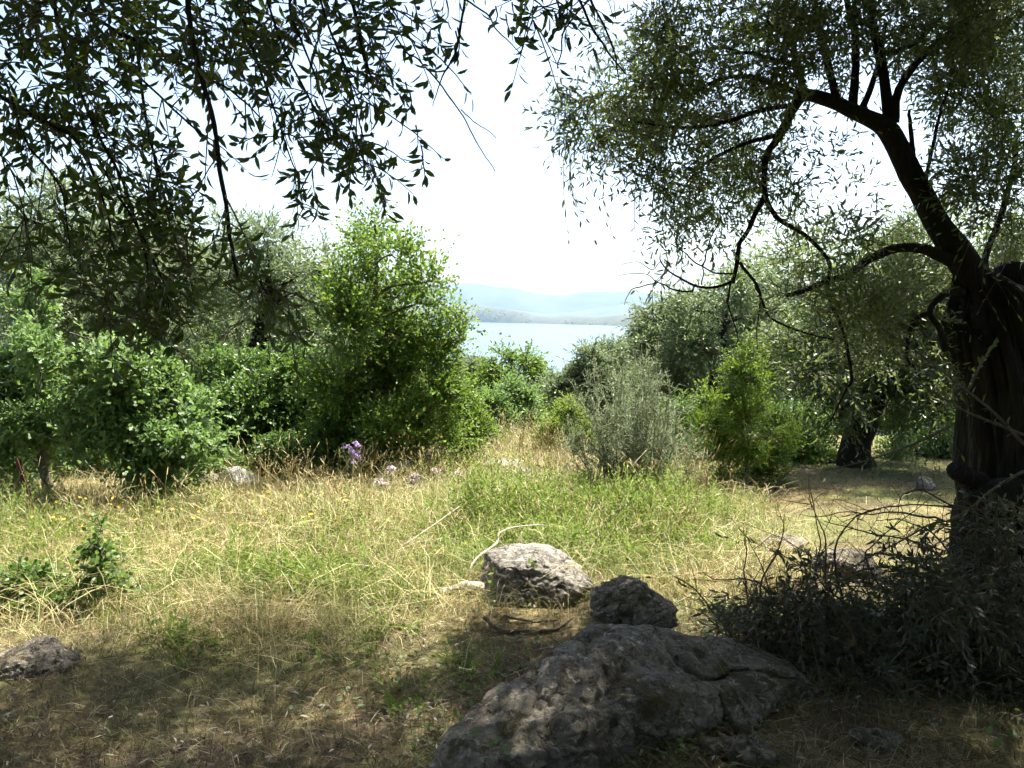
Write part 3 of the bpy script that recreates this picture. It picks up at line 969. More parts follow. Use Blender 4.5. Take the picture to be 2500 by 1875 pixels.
# grey olives behind on the left
d = 13.0
c = px_clumps([(30, 520, 90), (130, 490, 90), (250, 540, 100), (360, 580, 90), (-60, 600, 120), (60, 640, 120), (190, 650, 120), (320, 680, 110), (430, 640, 80), (60, 780, 120), (200, 800, 120), (360, 800, 110)], d, rng_of(3), dj=0.9)
tree("olive_tree", "tall grey green olive tree at the far left behind the oak saplings", gpt(270, d), trunk_px([(285, 960), (290, 860), (250, 720)], d, 275), c,
     'diamond', 'olive_grey', 3300, 10, 0.09, 0.028, 0.42, 103, trunk_r=(0.20, 0.10), droop=0.3, up=0.35, limb_r=0.05, twig_show=0.1)
d = 14.0
c = px_clumps([(560, 590, 80), (650, 590, 80), (730, 640, 85), (800, 660, 70), (510, 680, 95), (620, 700, 105), (730, 750, 105), (830, 740, 85), (560, 800, 105), (680, 840, 105), (800, 850, 95), (600, 930, 90), (730, 940, 90)], d, rng_of(4), dj=0.9)
tree("olive_tree", "pale silvery olive tree behind the dark hanging branch left of centre", gpt(640, d), trunk_px([(640, 960), (625, 850), (660, 720)], d, 640), c,
     'diamond', 'olive_grey', 3600, 10, 0.09, 0.028, 0.42, 104, trunk_r=(0.18, 0.09), droop=0.25, up=0.4, limb_r=0.05, twig_show=0.1)
d = 16.5
c = px_clumps([(300, 620, 85), (400, 640, 85), (500, 680, 85), (360, 730, 95), (470, 770, 95), (280, 820, 95), (400, 860, 95), (500, 880, 85), (200, 760, 95), (120, 850, 95), (250, 930, 85), (380, 960, 85)], d, rng_of(31), dj=0.8)
tree("olive_tree", "dull green olive tree seen dimly behind the dark hanging clump", gpt(360, d), trunk_px([(360, 960), (355, 860), (370, 740)], d, 360), c,
     'diamond', 'olive_grey', 3000, 10, 0.10, 0.031, 0.46, 131, trunk_r=(0.18, 0.09), droop=0.25, up=0.4, limb_r=0.05, twig_show=0.0)
# understorey of bushes
d = 10.4
c = px_clumps([(520, 930, 80), (610, 900, 75), (700, 930, 85), (500, 1020, 80), (600, 1010, 95), (700, 1030, 90), (770, 990, 70), (540, 1100, 80), (640, 1110, 80), (730, 1110, 75)], d, rng_of(5), dj=0.4)
tree("leafy_bush", "dark green rounded bush behind the dry stalks and the stone block", gpt(620, d), trunk_px([(620, 1080), (625, 990)], d, 620), c,
     'diamond', 'dark', 3600, 9, 0.062, 0.035, 0.28, 105, bark='bark_grey', trunk_r=(0.05, 0.02), droop=0.15, up=0.35, limb_r=0.015, cat="bush", pairs=False)
d = 9.6
c = px_clumps([(150, 1100, 70), (230, 1090, 75), (200, 1160, 60), (120, 1170, 55), (60, 1140, 70), (270, 1160, 60)], d, rng_of(6), dj=0.3)
tree("leafy_bush", "low yellow green bush between the two oak saplings", gpt(180, d), trunk_px([(180, 1170), (185, 1110)], d, 180), c,
     'diamond', 'bramble', 1900, 9, 0.05, 0.028, 0.24, 106, bark='bark_grey', trunk_r=(0.03, 0.012), droop=0.15, up=0.3, limb_r=0.012, cat="bush", pairs=False)
d = 8.9
c = px_clumps([(20, 1180, 50), (100, 1195, 46), (190, 1200, 44), (280, 1195, 44), (370, 1190, 46), (450, 1175, 50), (330, 1130, 60), (60, 1110, 60), (430, 1110, 60), (490, 1140, 40)], d, rng_of(61), dj=0.25)
tree("leafy_bush", "dark tangled undergrowth at the foot of both oak saplings", gpt(240, d), trunk_px([(240, 1200), (240, 1160)], d, 240), c,
     'diamond', 'dark', 1900, 9, 0.052, 0.029, 0.2, 161, bark='bark_grey', trunk_r=(0.03, 0.012), droop=0.15, up=0.3, limb_r=0.01, cat="bush", pairs=False)
d = 9.0
c = px_clumps([(560, 1150, 50), (640, 1165, 46), (720, 1165, 50), (790, 1150, 50), (850, 1165, 40), (690, 1110, 60), (780, 1090, 55)], d, rng_of(62), dj=0.25)
tree("leafy_bush", "dark undergrowth between the stone block and the violet thistle", gpt(700, d), trunk_px([(700, 1170), (700, 1130)], d, 700), c,
     'diamond', 'dark', 2200, 9, 0.045, 0.024, 0.2, 162, bark='bark_grey', trunk_r=(0.03, 0.012), droop=0.15, up=0.3, limb_r=0.01, cat="bush", pairs=False)
# oak saplings
d = 7.7
c = px_clumps([(88, 695, 32), (60, 745, 40), (100, 760, 36), (75, 815, 42), (20, 760, 25, .7), (40, 880, 75), (120, 880, 65), (30, 960, 85), (120, 960, 80), (205, 900, 55), (250, 870, 34, .8), (225, 830, 34, .8), (60, 1040, 80), (150, 1030, 65), (20, 1100, 70), (-40, 950, 90), (60, 1150, 50), (140, 1120, 50)], d, rng_of(7), dj=0.35)
tree("oak_sapling", "bushy young oak with a tall leafy shoot at the left edge", gpt(105, d), trunk_px([(100, 1080), (95, 930), (85, 780), (90, 690)], d, 105), c,
     'oak', 'oak', 2000, 7, 0.070, 0.043, 0.18, 107, bark='bark_grey', trunk_r=(0.035, 0.008), droop=0.05, up=0.35, limb_r=0.012, spread=62, subs=6, cat="tree", pairs=False)
d = 7.5
c = px_clumps([(330, 905, 45), (390, 930, 50), (300, 960, 60), (370, 990, 70), (440, 980, 55), (250, 1020, 55), (330, 1050, 65), (420, 1060, 65), (475, 1090, 45), (400, 1130, 55), (330, 1140, 45), (455, 1145, 40), (260, 1080, 50), (370, 1180, 40), (440, 1190, 36), (230, 930, 46), (275, 885, 42), (200, 1000, 46), (490, 1020, 42), (510, 1090, 38), (360, 865, 34), (180, 1080, 46)], d, rng_of(8), dj=0.35)
tree("oak_sapling", "young oak with a slim visible dark stem right of the low yellow green bush", gpt(305, d), trunk_px([(318, 1130), (308, 1050), (340, 960)], d, 305), c,
     'oak', 'oak', 2000, 7, 0.070, 0.043, 0.18, 108, bark='bark_grey', trunk_r=(0.035, 0.012), droop=0.08, up=0.35, limb_r=0.012, spread=62, subs=6, cat="tree", pairs=False)

# beyond the gap
d = 18.0
c = px_clumps([(1235, 872, 36), (1285, 880, 36), (1200, 905, 36), (1310, 910, 30), (1230, 955, 55), (1295, 975, 50), (1200, 1010, 50), (1270, 1030, 60), (1330, 1030, 45), (1330, 980, 35)], d, rng_of(9), dj=0.6)
tree("broadleaf_tree", "rounded fresh green tree in the gap in front of the water", gpt(1260, d), trunk_px([(1260, 1060), (1262, 960)], d, 1260), c,
     'diamond', 'broad', 2600, 9, 0.08, 0.045, 0.30, 109, bark='bark_grey', trunk_r=(0.09, 0.03), droop=0.1, up=0.4, limb_r=0.025, twig_show=0.1, pairs=False)
d = 15.0
c = px_clumps([(1240, 960, 35), (1205, 990, 40), (1270, 995, 45), (1225, 1035, 50), (1275, 1040, 45), (1235, 1080, 40)], d, rng_of(10), dj=0.3)
tree("leafy_bush", "lighter round bush standing before the tree in the gap", gpt(1240, d), trunk_px([(1240, 1080), (1240, 1020)], d, 1240), c,
     'diamond', 'oak', 2100, 9, 0.055, 0.033, 0.3, 110, bark='bark_grey', trunk_r=(0.06, 0.02), droop=0.1, up=0.4, limb_r=0.015, twig_show=0.1, cat="bush", pairs=False)
d = 24.0
c = px_clumps([(1165, 905, 36), (1120, 905, 36), (1190, 915, 26), (1150, 945, 50), (1090, 940, 50), (1190, 950, 40), (1140, 990, 55)], d, rng_of(11), dj=0.8)
tree("olive_tree", "yellowish olive tree peeping over beside the young broadleaf tree", gpt(1150, d), trunk_px([(1150, 1000), (1150, 920)], d, 1150), c,
     'diamond', 'olive_grey', 2600, 9, 0.11, 0.034, 0.4, 111, trunk_r=(0.15, 0.08), droop=0.2, up=0.4, limb_r=0.05, twig_show=0.05)
d = 16.5
c = px_clumps([(1440, 872, 40), (1495, 862, 42), (1420, 920, 42), (1480, 935, 55), (1380, 935, 34), (1350, 960, 36), (1545, 940, 48), (1420, 990, 48), (1480, 1015, 55)], d, rng_of(12), dj=0.6)
tree("olive_tree", "small round olive tree at the right edge of the water gap", gpt(1470, d), trunk_px([(1470, 1030), (1475, 950)], d, 1470), c,
     'diamond', 'olive_grey', 2600, 10, 0.088, 0.026, 0.32, 112, trunk_r=(0.12, 0.06), droop=0.2, up=0.35, limb_r=0.04, twig_show=0.1)
d = 13.0
c = px_clumps([(1585, 790, 48), (1640, 745, 48), (1610, 800, 70), (1700, 760, 70), (1780, 720, 60), (1840, 700, 50), (1590, 860, 58), (1680, 850, 90), (1780, 810, 85), (1860, 780, 70), (1620, 930, 80), (1730, 930, 70), (1830, 880, 85), (1900, 850, 70), (1600, 1000, 65)], d, rng_of(13), dj=0.8)
tree("olive_tree", "grey green olive tree with a dark forked trunk right of the water", gpt(1752, d), trunk_px([(1755, 985), (1752, 930), (1758, 850), (1770, 760)], d, 1752), c,
     'diamond', 'olive_grey', 3900, 10, 0.086, 0.027, 0.34, 113, trunk_r=(0.10, 0.06), droop=0.25, up=0.35, limb_r=0.045, twig_show=0.1)
# bushes filling below that olive
d = 11.5
c = px_clumps([(1400, 1020, 45), (1360, 1070, 50), (1430, 1080, 50), (1330, 1110, 40), (1400, 1130, 40)], d, rng_of(14), dj=0.3)
tree("leafy_bush", "olive green low bush left of the spiny shrub at the grassy lip", gpt(1385, d), trunk_px([(1385, 1110), (1385, 1060)], d, 1385), c,
     'diamond', 'herb', 1600, 9, 0.05, 0.018, 0.24, 115, bark='bark_grey', trunk_r=(0.03, 0.012), droop=0.1, up=0.4, limb_r=0.012, cat="bush", pairs=False)
d = 11.0
c = px_clumps([(1640, 1010, 60), (1710, 1040, 60), (1660, 1090, 60), (1740, 1110, 55), (1950, 1100, 60), (1990, 1040, 60), (1900, 1020, 55)], d, rng_of(15), dj=0.4)
tree("leafy_bush", "dark green bush in shade behind the bright yellow green shrub", gpt(1800, d), trunk_px([(1800, 1130), (1800, 1060)], d, 1800), c,
     'diamond', 'dark', 1800, 9, 0.056, 0.026, 0.25, 116, bark='bark_grey', trunk_r=(0.04, 0.015), droop=0.15, up=0.35, limb_r=0.012, cat="bush", pairs=False)
d = 10.2
c = px_clumps([(1955, 1100, 46), (2005, 1125, 44), (1935, 1150, 36), (1985, 1160, 36), (1930, 1060, 36)], d, rng_of(33), dj=0.25)
tree("leafy_bush", "fresh green bush at the left back corner of the mown clearing", gpt(1970, d), trunk_px([(1970, 1150), (1970, 1110)], d, 1970), c,
     'diamond', 'bramble', 1300, 9, 0.048, 0.026, 0.2, 134, bark='bark_grey', trunk_r=(0.03, 0.012), droop=0.1, up=0.35, limb_r=0.01, cat="bush", pairs=False)
d = 10.8
c = px_clumps([(2190, 1115, 44), (2250, 1100, 52), (2320, 1105, 56), (2390, 1100, 60), (2450, 1110, 60), (2220, 1155, 34), (2300, 1155, 38), (2380, 1155, 40)], d, rng_of(34), dj=0.3)
tree("leafy_bush", "broad leafy bush beside the old trunk at the back of the clearing", gpt(2320, d), trunk_px([(2320, 1150), (2320, 1110)], d, 2320), c,
     'diamond', 'dark', 1900, 9, 0.052, 0.029, 0.22, 135, bark='bark_grey', trunk_r=(0.03, 0.012), droop=0.15, up=0.3, limb_r=0.01, cat="bush", pairs=False)
# screens of brushwood behind, where the hillside drops away
for k_, (x0, x1, y0, dd, lab) in enumerate(((-60, 260, 1040, 12.0, "dark brushwood closing the view behind the oak saplings at far left"), (280, 560, 1050, 12.2, "dark brushwood behind the right oak sapling and stone block"), (560, 830, 1040, 12.0, "dark brushwood behind the rounded dark bush left of the young tree"),
                                             (1560, 1860, 1010, 14.5, "dark brushwood beneath the grey green olive right of the water"), (1880, 2160, 1020, 14.2, "dark brushwood behind the thick shaded trunk"), (2160, 2520, 1020, 14.5, "dark brushwood at the far right end of the clearing"))):
    rg = rng_of(170 + k_)
    c = px_clumps([(x_ + rg.uniform(-15, 15), y0 + rg.uniform(-60, 50) + dy, rg.uniform(42, 66)) for x_ in np.arange(x0, x1, 62) for dy in (0, 75)], dd, rg, dj=0.3)
    tree("brushwood", lab, gpt((x0 + x1) / 2, dd), trunk_px([((x0 + x1) / 2, y0 + 70), ((x0 + x1) / 2, y0 + 20)], dd, (x0 + x1) / 2), c,
         'diamond', 'dark', 1500, 8, 0.075, 0.042, 0.34, 180 + k_, bark='bark_grey', trunk_r=(0.04, 0.02), droop=0.15, up=0.35, limb_r=0.012, cat="bush", pairs=False, twig_show=0.0, branchlets=1)
# bright yellow green shrub
d = 8.4
c = px_clumps([(1825, 870, 24), (1805, 915, 30), (1840, 930, 26), (1790, 975, 32), (1850, 985, 34), (1820, 1030, 36), (1760, 1040, 32), (1895, 1040, 32), (1725, 985, 22), (1705, 1040, 24), (1830, 1085, 42), (1900, 1105, 36), (1945, 1070, 24), (1770, 1105, 36), (1715, 1110, 26), (1830, 1150, 44), (1895, 1170, 34), (1765, 1170, 30)], d, rng_of(16), dj=0.3)
tree("green_shrub", "bright yellow green upright shrub lit by the sun beside the clearing", gpt(1820, d), trunk_px([(1822, 1150), (1815, 1040), (1825, 900)], d, 1820), c,
     'diamond', 'lime', 2700, 10, 0.034, 0.017, 0.20, 117, bark='bark_grey', trunk_r=(0.022, 0.006), droop=0.0, up=0.45, subs=4, limb_r=0.009, cat="shrub", pairs=False, branchlets=7)

# shaded olive at the back right, trunk seen between the hanging twigs
d = 9.8
c = px_clumps([(1960, 830, 80), (2060, 790, 95), (2170, 740, 100), (2290, 770, 105), (2010, 920, 85), (2120, 890, 100), (2240, 880, 105), (2360, 880, 100), (2160, 1000, 75), (2300, 990, 90), (2400, 720, 100), (2480, 820, 110), (2050, 1010, 55)], d, rng_of(17), dj=0.9)
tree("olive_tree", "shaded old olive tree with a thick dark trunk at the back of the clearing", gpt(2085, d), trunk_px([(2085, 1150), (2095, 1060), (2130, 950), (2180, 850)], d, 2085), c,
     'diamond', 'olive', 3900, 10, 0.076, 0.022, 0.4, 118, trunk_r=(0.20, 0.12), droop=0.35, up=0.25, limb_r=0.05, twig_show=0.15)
d = 12.5
c = px_clumps([(2230, 1090, 50), (2300, 1070, 60), (2360, 1100, 60), (2180, 1110, 40), (2430, 1080, 60), (2270, 1130, 45), (2340, 1140, 45)], d, rng_of(18), dj=0.4)
tree("leafy_bush", "low ivy green bush along the back of the clearing", gpt(2300, d), trunk_px([(2300, 1140), (2300, 1090)], d, 2300), c,
     'diamond', 'dark', 1800, 9, 0.066, 0.034, 0.26, 119, bark='bark_grey', trunk_r=(0.04, 0.015), droop=0.15, up=0.3, limb_r=0.012, cat="bush", pairs=False)
d = 15.5
c = px_clumps([(2150, 640, 90), (2260, 600, 100), (2380, 640, 110), (2500, 600, 130), (2200, 740, 110), (2330, 760, 120), (2470, 760, 130), (2260, 880, 120), (2400, 900, 130), (2020, 760, 80), (2100, 850, 100), (2520, 950, 120), (2150, 960, 90)], d, rng_of(19), dj=1.0)
TALL = tree("olive_tree", "tall olive tree behind the leaning trunk at the right edge", gpt(2330, d), trunk_px([(2330, 980), (2325, 880), (2340, 760)], d, 2330), c,
     'diamond', 'olive', 3500, 10, 0.095, 0.025, 0.46, 120, trunk_r=(0.2, 0.1), droop=0.3, up=0.3, limb_r=0.05, twig_show=0.1)

# olive trees on the slope below, all copies of one crown
def slope_trees():
    rng = rng_of(55)
    base = at_ground(0.0, 60.0)
    cl = [(base + np.array(p), np.array([r, r, r * 0.9])) for p, r in
          [((0, 0, 5.2), 1.6), ((1.6, .3, 4.2), 1.5), ((-1.5, .4, 4.3), 1.5), ((.4, 1.5, 4.0), 1.4), ((-.3, -1.5, 4.0), 1.4), ((2.1, -.8, 2.9), 1.2), ((-2.2, -.6, 3.0), 1.2), ((0.6, -1.9, 2.6), 1.1)]]
    proto = tree("olive_tree", "round olive crown on the wooded slope falling to the sea", base, [base, base + np.array([.1, 0, 1.4]), base + np.array([-.1, .1, 2.6]), base + np.array([0, .1, 4.2])], cl,
                 'diamond', 'olive_grey', 1500, 8, 0.17, 0.06, 0.8, 130, trunk_r=(0.2, 0.1), limb_r=0.07, twig_show=0.0, group="olive trees on the slope below", branchlets=2)
    kids = list(proto.children)
    spots = [(1330, 33, 1.0), (1375, 38, 1.0), (1415, 36, .92), (1350, 46, 1.15), (1400, 52, 1.2), (1440, 45, 1.05), (1300, 42, .95), (1250, 36, .9), (1210, 33, 1.0), (1170, 40, 1.1), (1110, 36, 1.05), (1060, 34, 1.1),
             (1010, 30, 1.0), (1460, 30, .95), (1510, 34, 1.05), (1560, 30, 1.0), (1330, 62, 1.25), (1380, 70, 1.3), (1430, 66, 1.2), (1280, 75, 1.2), (1220, 60, 1.1), (950, 28, 1.1), (860, 26, 1.1), (1620, 28, 1.0), (1700, 26, 1.1),
             (700, 25, 1.2), (500, 24, 1.2), (300, 24, 1.3), (100, 24, 1.3), (1830, 24, 1.1), (1960, 24, 1.2), (2120, 25, 1.3), (2300, 24, 1.3)]
    first = True
    for px, dd, s in spots:
        g = gpt(px, dd)
        g[2] -= 0.2
        if 1000 < px < 1570:                    # crowns that stay below the strip of water
            s = min(s, (EYE - 0.056 * dd - g[2]) / 6.6)
        if first:
            r = proto
            first = False
        else:
            r = proto.copy()
            COL.objects.link(r)
            for k in kids:
                o = k.copy()
                COL.objects.link(o)
                o.parent = r
        r.location = Vector([float(v) for v in g])
        r.scale = (s, s, s * rng.uniform(0.85, 1.0))
        r.rotation_euler = (0, 0, rng.uniform(0, 6.28))
slope_trees()

# ================================================================== SPINY GREY SHRUB
def spiny_shrub():
    rng = rng_of(201)
    d = 7.6
    b = gpt(1545, d)
    r = root("spiny_shrub", b, "pale grey green spiny shrub with straight prickly shoots beside the grassy path", "shrub")
    tips = [(1455, 880), (1500, 905), (1560, 865), (1590, 885), (1420, 930), (1640, 930), (1530, 890), (1540, 960), (1420, 960), (1610, 950), (1650, 985), (1680, 1020), (1475, 1000), (1400, 1030), (1580, 1000), (1700, 1060), (1430, 1070), (1660, 1080),
            (1520, 1010), (1380, 1090), (1720, 1110), (1620, 1040), (1480, 1060), (1560, 1050), (1440, 1130), (1690, 1140), (1400, 1150), (1640, 1130), (1590, 920), (1490, 970), (1630, 1010)]
    main, side = [], []
    rt = []
    for i, t in enumerate(tips * 3):
        e = P(t[0] + rng.normal(0, 16), t[1] - 26 + rng.normal(0, 22) + (40 if i >= len(tips) else 0), d + rng.uniform(-0.45, 0.45))
        s = b + np.array([rng.uniform(-0.28, 0.28), rng.uniform(-0.2, 0.2), 0])
        m_ = s * 0.45 + e * 0.55 + np.array([0, 0, -0.05]) + rng.normal(0, 0.05, 3)
        path = catmull([s, m_, e], 10)
        main.append(path)
        for k in range(30):
            u = rng.uniform(0.25, 0.98)
            j = u * 9
            p = path[int(j)] * (1 - (j - int(j))) + path[min(9, int(j) + 1)] * (j - int(j))
            tn = nrm(path[min(9, int(j) + 1)] - path[int(j)])
            dv = nrm(tn * 0.7 + nrm(rng.normal(size=3)) * 0.85)
            ln = rng.uniform(0.08, 0.26) * (1.15 - 0.6 * u)
            side.append(np.array([p, p + dv * ln * 0.5, p + dv * ln]))
    main, side = np.array(main), np.array(side)
    lit = []
    for k in rng.integers(0, len(side), 3000):
        s = side[k]
        u = rng.uniform(0.1, 1)
        p = s[0] * (1 - u) + s[2] * u
        dv = nrm(nrm(s[2] - s[0]) * 0.5 + nrm(rng.normal(size=3)))
        lit.append(np.array([p, p + dv * 0.025, p + dv * rng.uniform(0.03, 0.075)]))
    lit = np.array(lit)
    V, ps = merge([tubes(main, np.linspace(0.007, 0.002, 10)[None] * np.ones((len(main), 1)), 4)])
    build("stems", V, ps, M['spinystem'], r)["kind"] = "stuff"
    V, ps = merge([tubes(side, np.linspace(0.0032, 0.0012, 3)[None] * np.ones((len(side), 1)), 3), tubes(lit, np.linspace(0.0016, 0.0006, 3)[None] * np.ones((len(lit), 1)), 3)])
    build("thorns", V, ps, M['spinystem'], r)["kind"] = "stuff"
    l1 = twig_leaves(rng, side, 10, 0.021, 0.0072, 55, upn=0.3, pairs=False)
    add_leaves(r, 'diamond', M['spiny'], l1, 0, "foliage")
spiny_shrub()

# ================================================================== NEAR OLIVE ON THE RIGHT
D_R = 4.7
def right_olive():
    rng = rng_of(301)
    b = gpt(2470, D_R)
    r = root("olive_tree", b, "gnarled old olive tree leaning in from the right edge with a dark hollow trunk", "tree")
    # trunk: a broad twisted bole
    nz, ns = 130, 144
    zs = np.linspace(0, 1, nz)
    foot = gpt(2480, D_R)
    foot[2] -= 0.25
    cen = catmull([foot, P(2485, 1380, D_R), P(2478, 1180, D_R), P(2470, 980, D_R + .05), P(2440, 820, D_R + .05), P(2420, 730, D_R + .05), P(2385, 670, D_R + .03)], nz)
    rad = np.interp(zs, [0, .12, .3, .45, .6, .75, .88, 1], [0.54, 0.37, 0.29, 0.28, 0.28, 0.25, 0.17, 0.10])
    ang = np.linspace(0, 2 * math.pi, ns, endpoint=False)
    A, Z = np.meshgrid(ang, zs)
    rr = rad[:, None] * (1 + 0.12 * np.sin(A * 3 + Z * 5) + 0.07 * np.sin(A * 7 - Z * 9 + 1) + 0.05 * np.sin(A * 13 + Z * 4))
    V = np.stack([cen[:, None, 0] + np.cos(A) * rr, cen[:, None, 1] + np.sin(A) * rr, cen[:, None, 2] + 0 * A], -1)
    nn = fbm(V * np.array([7, 7, 2.2]), 4, 3)
    V[..., :2] += (V[..., :2] - cen[:, None, :2]) * (0.22 * nn)[..., None]
    fis = np.abs(fbm(np.stack([np.cos(A) * 5, np.sin(A) * 5, Z * 3.0 + .5 * np.sin(A * 2)], -1), 4, 17))
    V[..., :2] -= (V[..., :2] - cen[:, None, :2]) * (0.16 * np.exp(-(fis / .09) ** 2) + .05 * fbm(V * np.array([30, 30, 9]), 3, 19))[..., None]
    # hollows
    for (hx, hy, hr, depth) in ((2385, 960, 0.10, 0.09), (2440, 1120, 0.16, 0.10), (2370, 1080, 0.06, 0.07)):
        h = P(hx, hy, D_R - 0.26)
        w = np.exp(-np.sum(((V - h) / np.array([hr, 0.2, hr * 1.9])) ** 2, -1))
        V[..., :2] -= (V[..., :2] - cen[:, None, :2]) * (w * depth / 0.27)[..., None]
    i = np.arange(nz - 1)[:, None] * ns
    j = np.arange(ns)[None, :]
    q = np.stack([i + j, i + (j + 1) % ns, i + ns + (j + 1) % ns, i + ns + j], -1).reshape(-1, 4)
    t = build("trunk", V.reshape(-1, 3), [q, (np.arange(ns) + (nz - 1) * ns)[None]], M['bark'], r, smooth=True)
    # sawn stub, burl and second broken bole
    def part(name, pts, radii, sides=12, n=14, rough=0.3, seed=1, wob=0.02, mat='bark'):
        V, ps = tube(pts, radii, n, sides, rough, seed, wob)
        return build(name, V, ps, M[mat], r, smooth=True)
    part("stub", [P(2400, 1180, D_R - .15), P(2360, 1165, D_R - .22), P(2335, 1140, D_R - .26)], [0.06, 0.055, 0.05], seed=2)
    rk = ico(4)
    Vb = rk[0] * (1 + 0.22 * fbm(rk[0] * 2.2, 4, 5))[:, None] * np.array([0.20, 0.17, 0.11]) + P(2450, 1215, D_R - 0.25)
    build("burl", Vb, [rk[1]], M['bark'], r, smooth=True)
    part("limb", [P(2470, 800, D_R + .1), P(2485, 700, D_R + .15), P(2470, 655, D_R + .15)], [0.17, 0.12, 0.10], 16, 16, 0.4, 9)
    k = D_R / F_PX
    limbs = [
        ([(2410, 720), (2328, 600), (2261, 490), (2207, 392), (2163, 314), (2101, 278), (2022, 243), (1964, 231)], [62, 52, 46, 41, 36, 31, 26, 22], 0),
        ([(1975, 232), (1944, 251), (1901, 333), (1872, 375), (1865, 431), (1869, 482)], [21, 19, 16, 13, 11, 9], -.1),
        ([(1869, 475), (1840, 530), (1812, 585), (1800, 640), (1788, 690)], [9, 8, 7, 6.5, 6], -.1),
        ([(1868, 478), (1901, 533), (1964, 572), (2003, 612), (2026, 650), (2022, 718), (2058, 808), (2073, 874), (2081, 925), (2066, 953), (2026, 1031)], [7.5, 7, 6.5, 6, 6, 6, 5.5, 5, 5, 4, 2.5], -.15),
        ([(1806, 640), (1842, 695), (1870, 757), (1893, 784), (1964, 812), (2040, 830)], [5, 4.5, 4, 3.5, 3, 2], -.15),
        ([(1790, 685), (1760, 697), (1710, 700), (1660, 680), (1630, 662), (1612, 640), (1610, 620)], [5, 4.5, 4, 3.2, 2.6, 2.2, 1.5], -.1),
        ([(1700, 695), (1692, 708), (1680, 713), (1645, 709), (1610, 692), (1598, 685)], [3, 3, 3, 2.6, 2, 1.8], -.1),
        ([(1792, 668), (1750, 668), (1715, 648), (1680, 628), (1640, 592)], [3, 2.8, 2.5, 2.2, 1.6], -.12),
        ([(1604, 690), (1570, 700), (1548, 705), (1535, 720), (1524, 745)], [2, 1.7, 1.5, 1.2, 0.8], -.1),
        ([(1604, 690), (1585, 672), (1545, 670), (1506, 675)], [1.6, 1.3, 1.1, 0.8], -.1),
        ([(1630, 662), (1612, 680), (1600, 690)], [1.6, 1.5, 1.4], -.1),
        ([(1612, 640), (1590, 658), (1560, 640), (1530, 642), (1512, 655)], [1.6, 1.4, 1.2, 1, .7], -.1),
        ([(1715, 648), (1722, 620), (1740, 570), (1760, 530)], [2.6, 2.4, 2, 1.6], -.1),
        ([(1712, 695), (1716, 660), (1720, 640)], [2.2, 2, 1.6], -.1),
        ([(1785, 690), (1780, 730), (1775, 742), (1790, 780), (1800, 830), (1790, 850)], [3.5, 3, 2.6, 2.3, 2, 1.2], -.12),
        ([(1842, 695), (1858, 735), (1850, 780), (1848, 850)], [2.6, 2.3, 2, 1.2], -.1),
        ([(2042, 245), (2014, 118), (1991, 39), (1980, -60)], [16, 14, 12, 10], .1),
        ([(2081, 262), (2089, 137), (2081, 59), (2060, -40)], [17, 15, 13, 11], .15),
        ([(2105, 265), (2140, 170), (2160, 60)], [13, 10, 7], .25),
        ([(2175, 310), (2155, 168), (2132, 78), (2118, -40)], [22, 18, 15, 12], .05),
        ([(2185, 300), (2191, 227), (2238, 157), (2308, 86), (2355, 70), (2367, -30)], [16, 15, 14, 13, 12, 10], -.05),
        ([(2160, 130), (2230, 110), (2300, 40)], [9, 7, 5], .2),
        ([(1958, 231), (1948, 157), (1924, 98), (1870, 47)], [11, 9, 7, 5], -.1),
        ([(1940, 160), (1880, 140), (1830, 129), (1770, 120)], [7, 6, 5, 3], -.15),
        ([(1960, 228), (1900, 210), (1838, 188), (1748, 196), (1680, 240)], [10, 8, 7, 5, 3], -.2),
        ([(1940, 255), (1860, 270), (1760, 300), (1640, 310), (1540, 300)], [8, 7, 6, 4, 2], -.3),
        ([(1900, 330), (1820, 350), (1720, 400), (1660, 470)], [7, 6, 4, 2], -.25),
        ([(2335, 640), (2281, 618), (2238, 604), (2179, 608), (2120, 635), (2073, 674), (2026, 684), (1983, 702), (1924, 721)], [24, 21, 19, 17, 15, 14, 12, 10, 7], -.15),
        ([(2415, 700), (2406, 627), (2450, 517), (2473, 423), (2480, 330)], [14, 12, 11, 10, 7], .1),
        ([(2350, 715), (2316, 715), (2280, 740), (2268, 765), (2290, 800), (2310, 860)], [16, 14, 12, 10, 12, 14], -.2),
        ([(2268, 765), (2225, 790), (2215, 860), (2222, 890)], [8, 7, 5, 4], -.25),
        ([(2235, 410), (2223, 300), (2215, 270)], [8, 6, 4], 0),
        ([(2250, 470), (2270, 400), (2290, 300), (2320, 200)], [8, 6, 5, 3], .1),
    ]
    for i, (pts, wpx, off) in enumerate(limbs):
        n_ = len(pts)
        path = [P(x, y, D_R + off * (0.3 + 0.7 * q_ / max(1, n_ - 1)) * 1.0) for q_, (x, y) in enumerate(pts)]
        part("limb", path, [w * k * (0.63 if wpx[0] > 12 else 0.8) for w in wpx], 12 if wpx[0] > 12 else 7, max(8, n_ * 4), 0.22, 40 + i, 0.012)
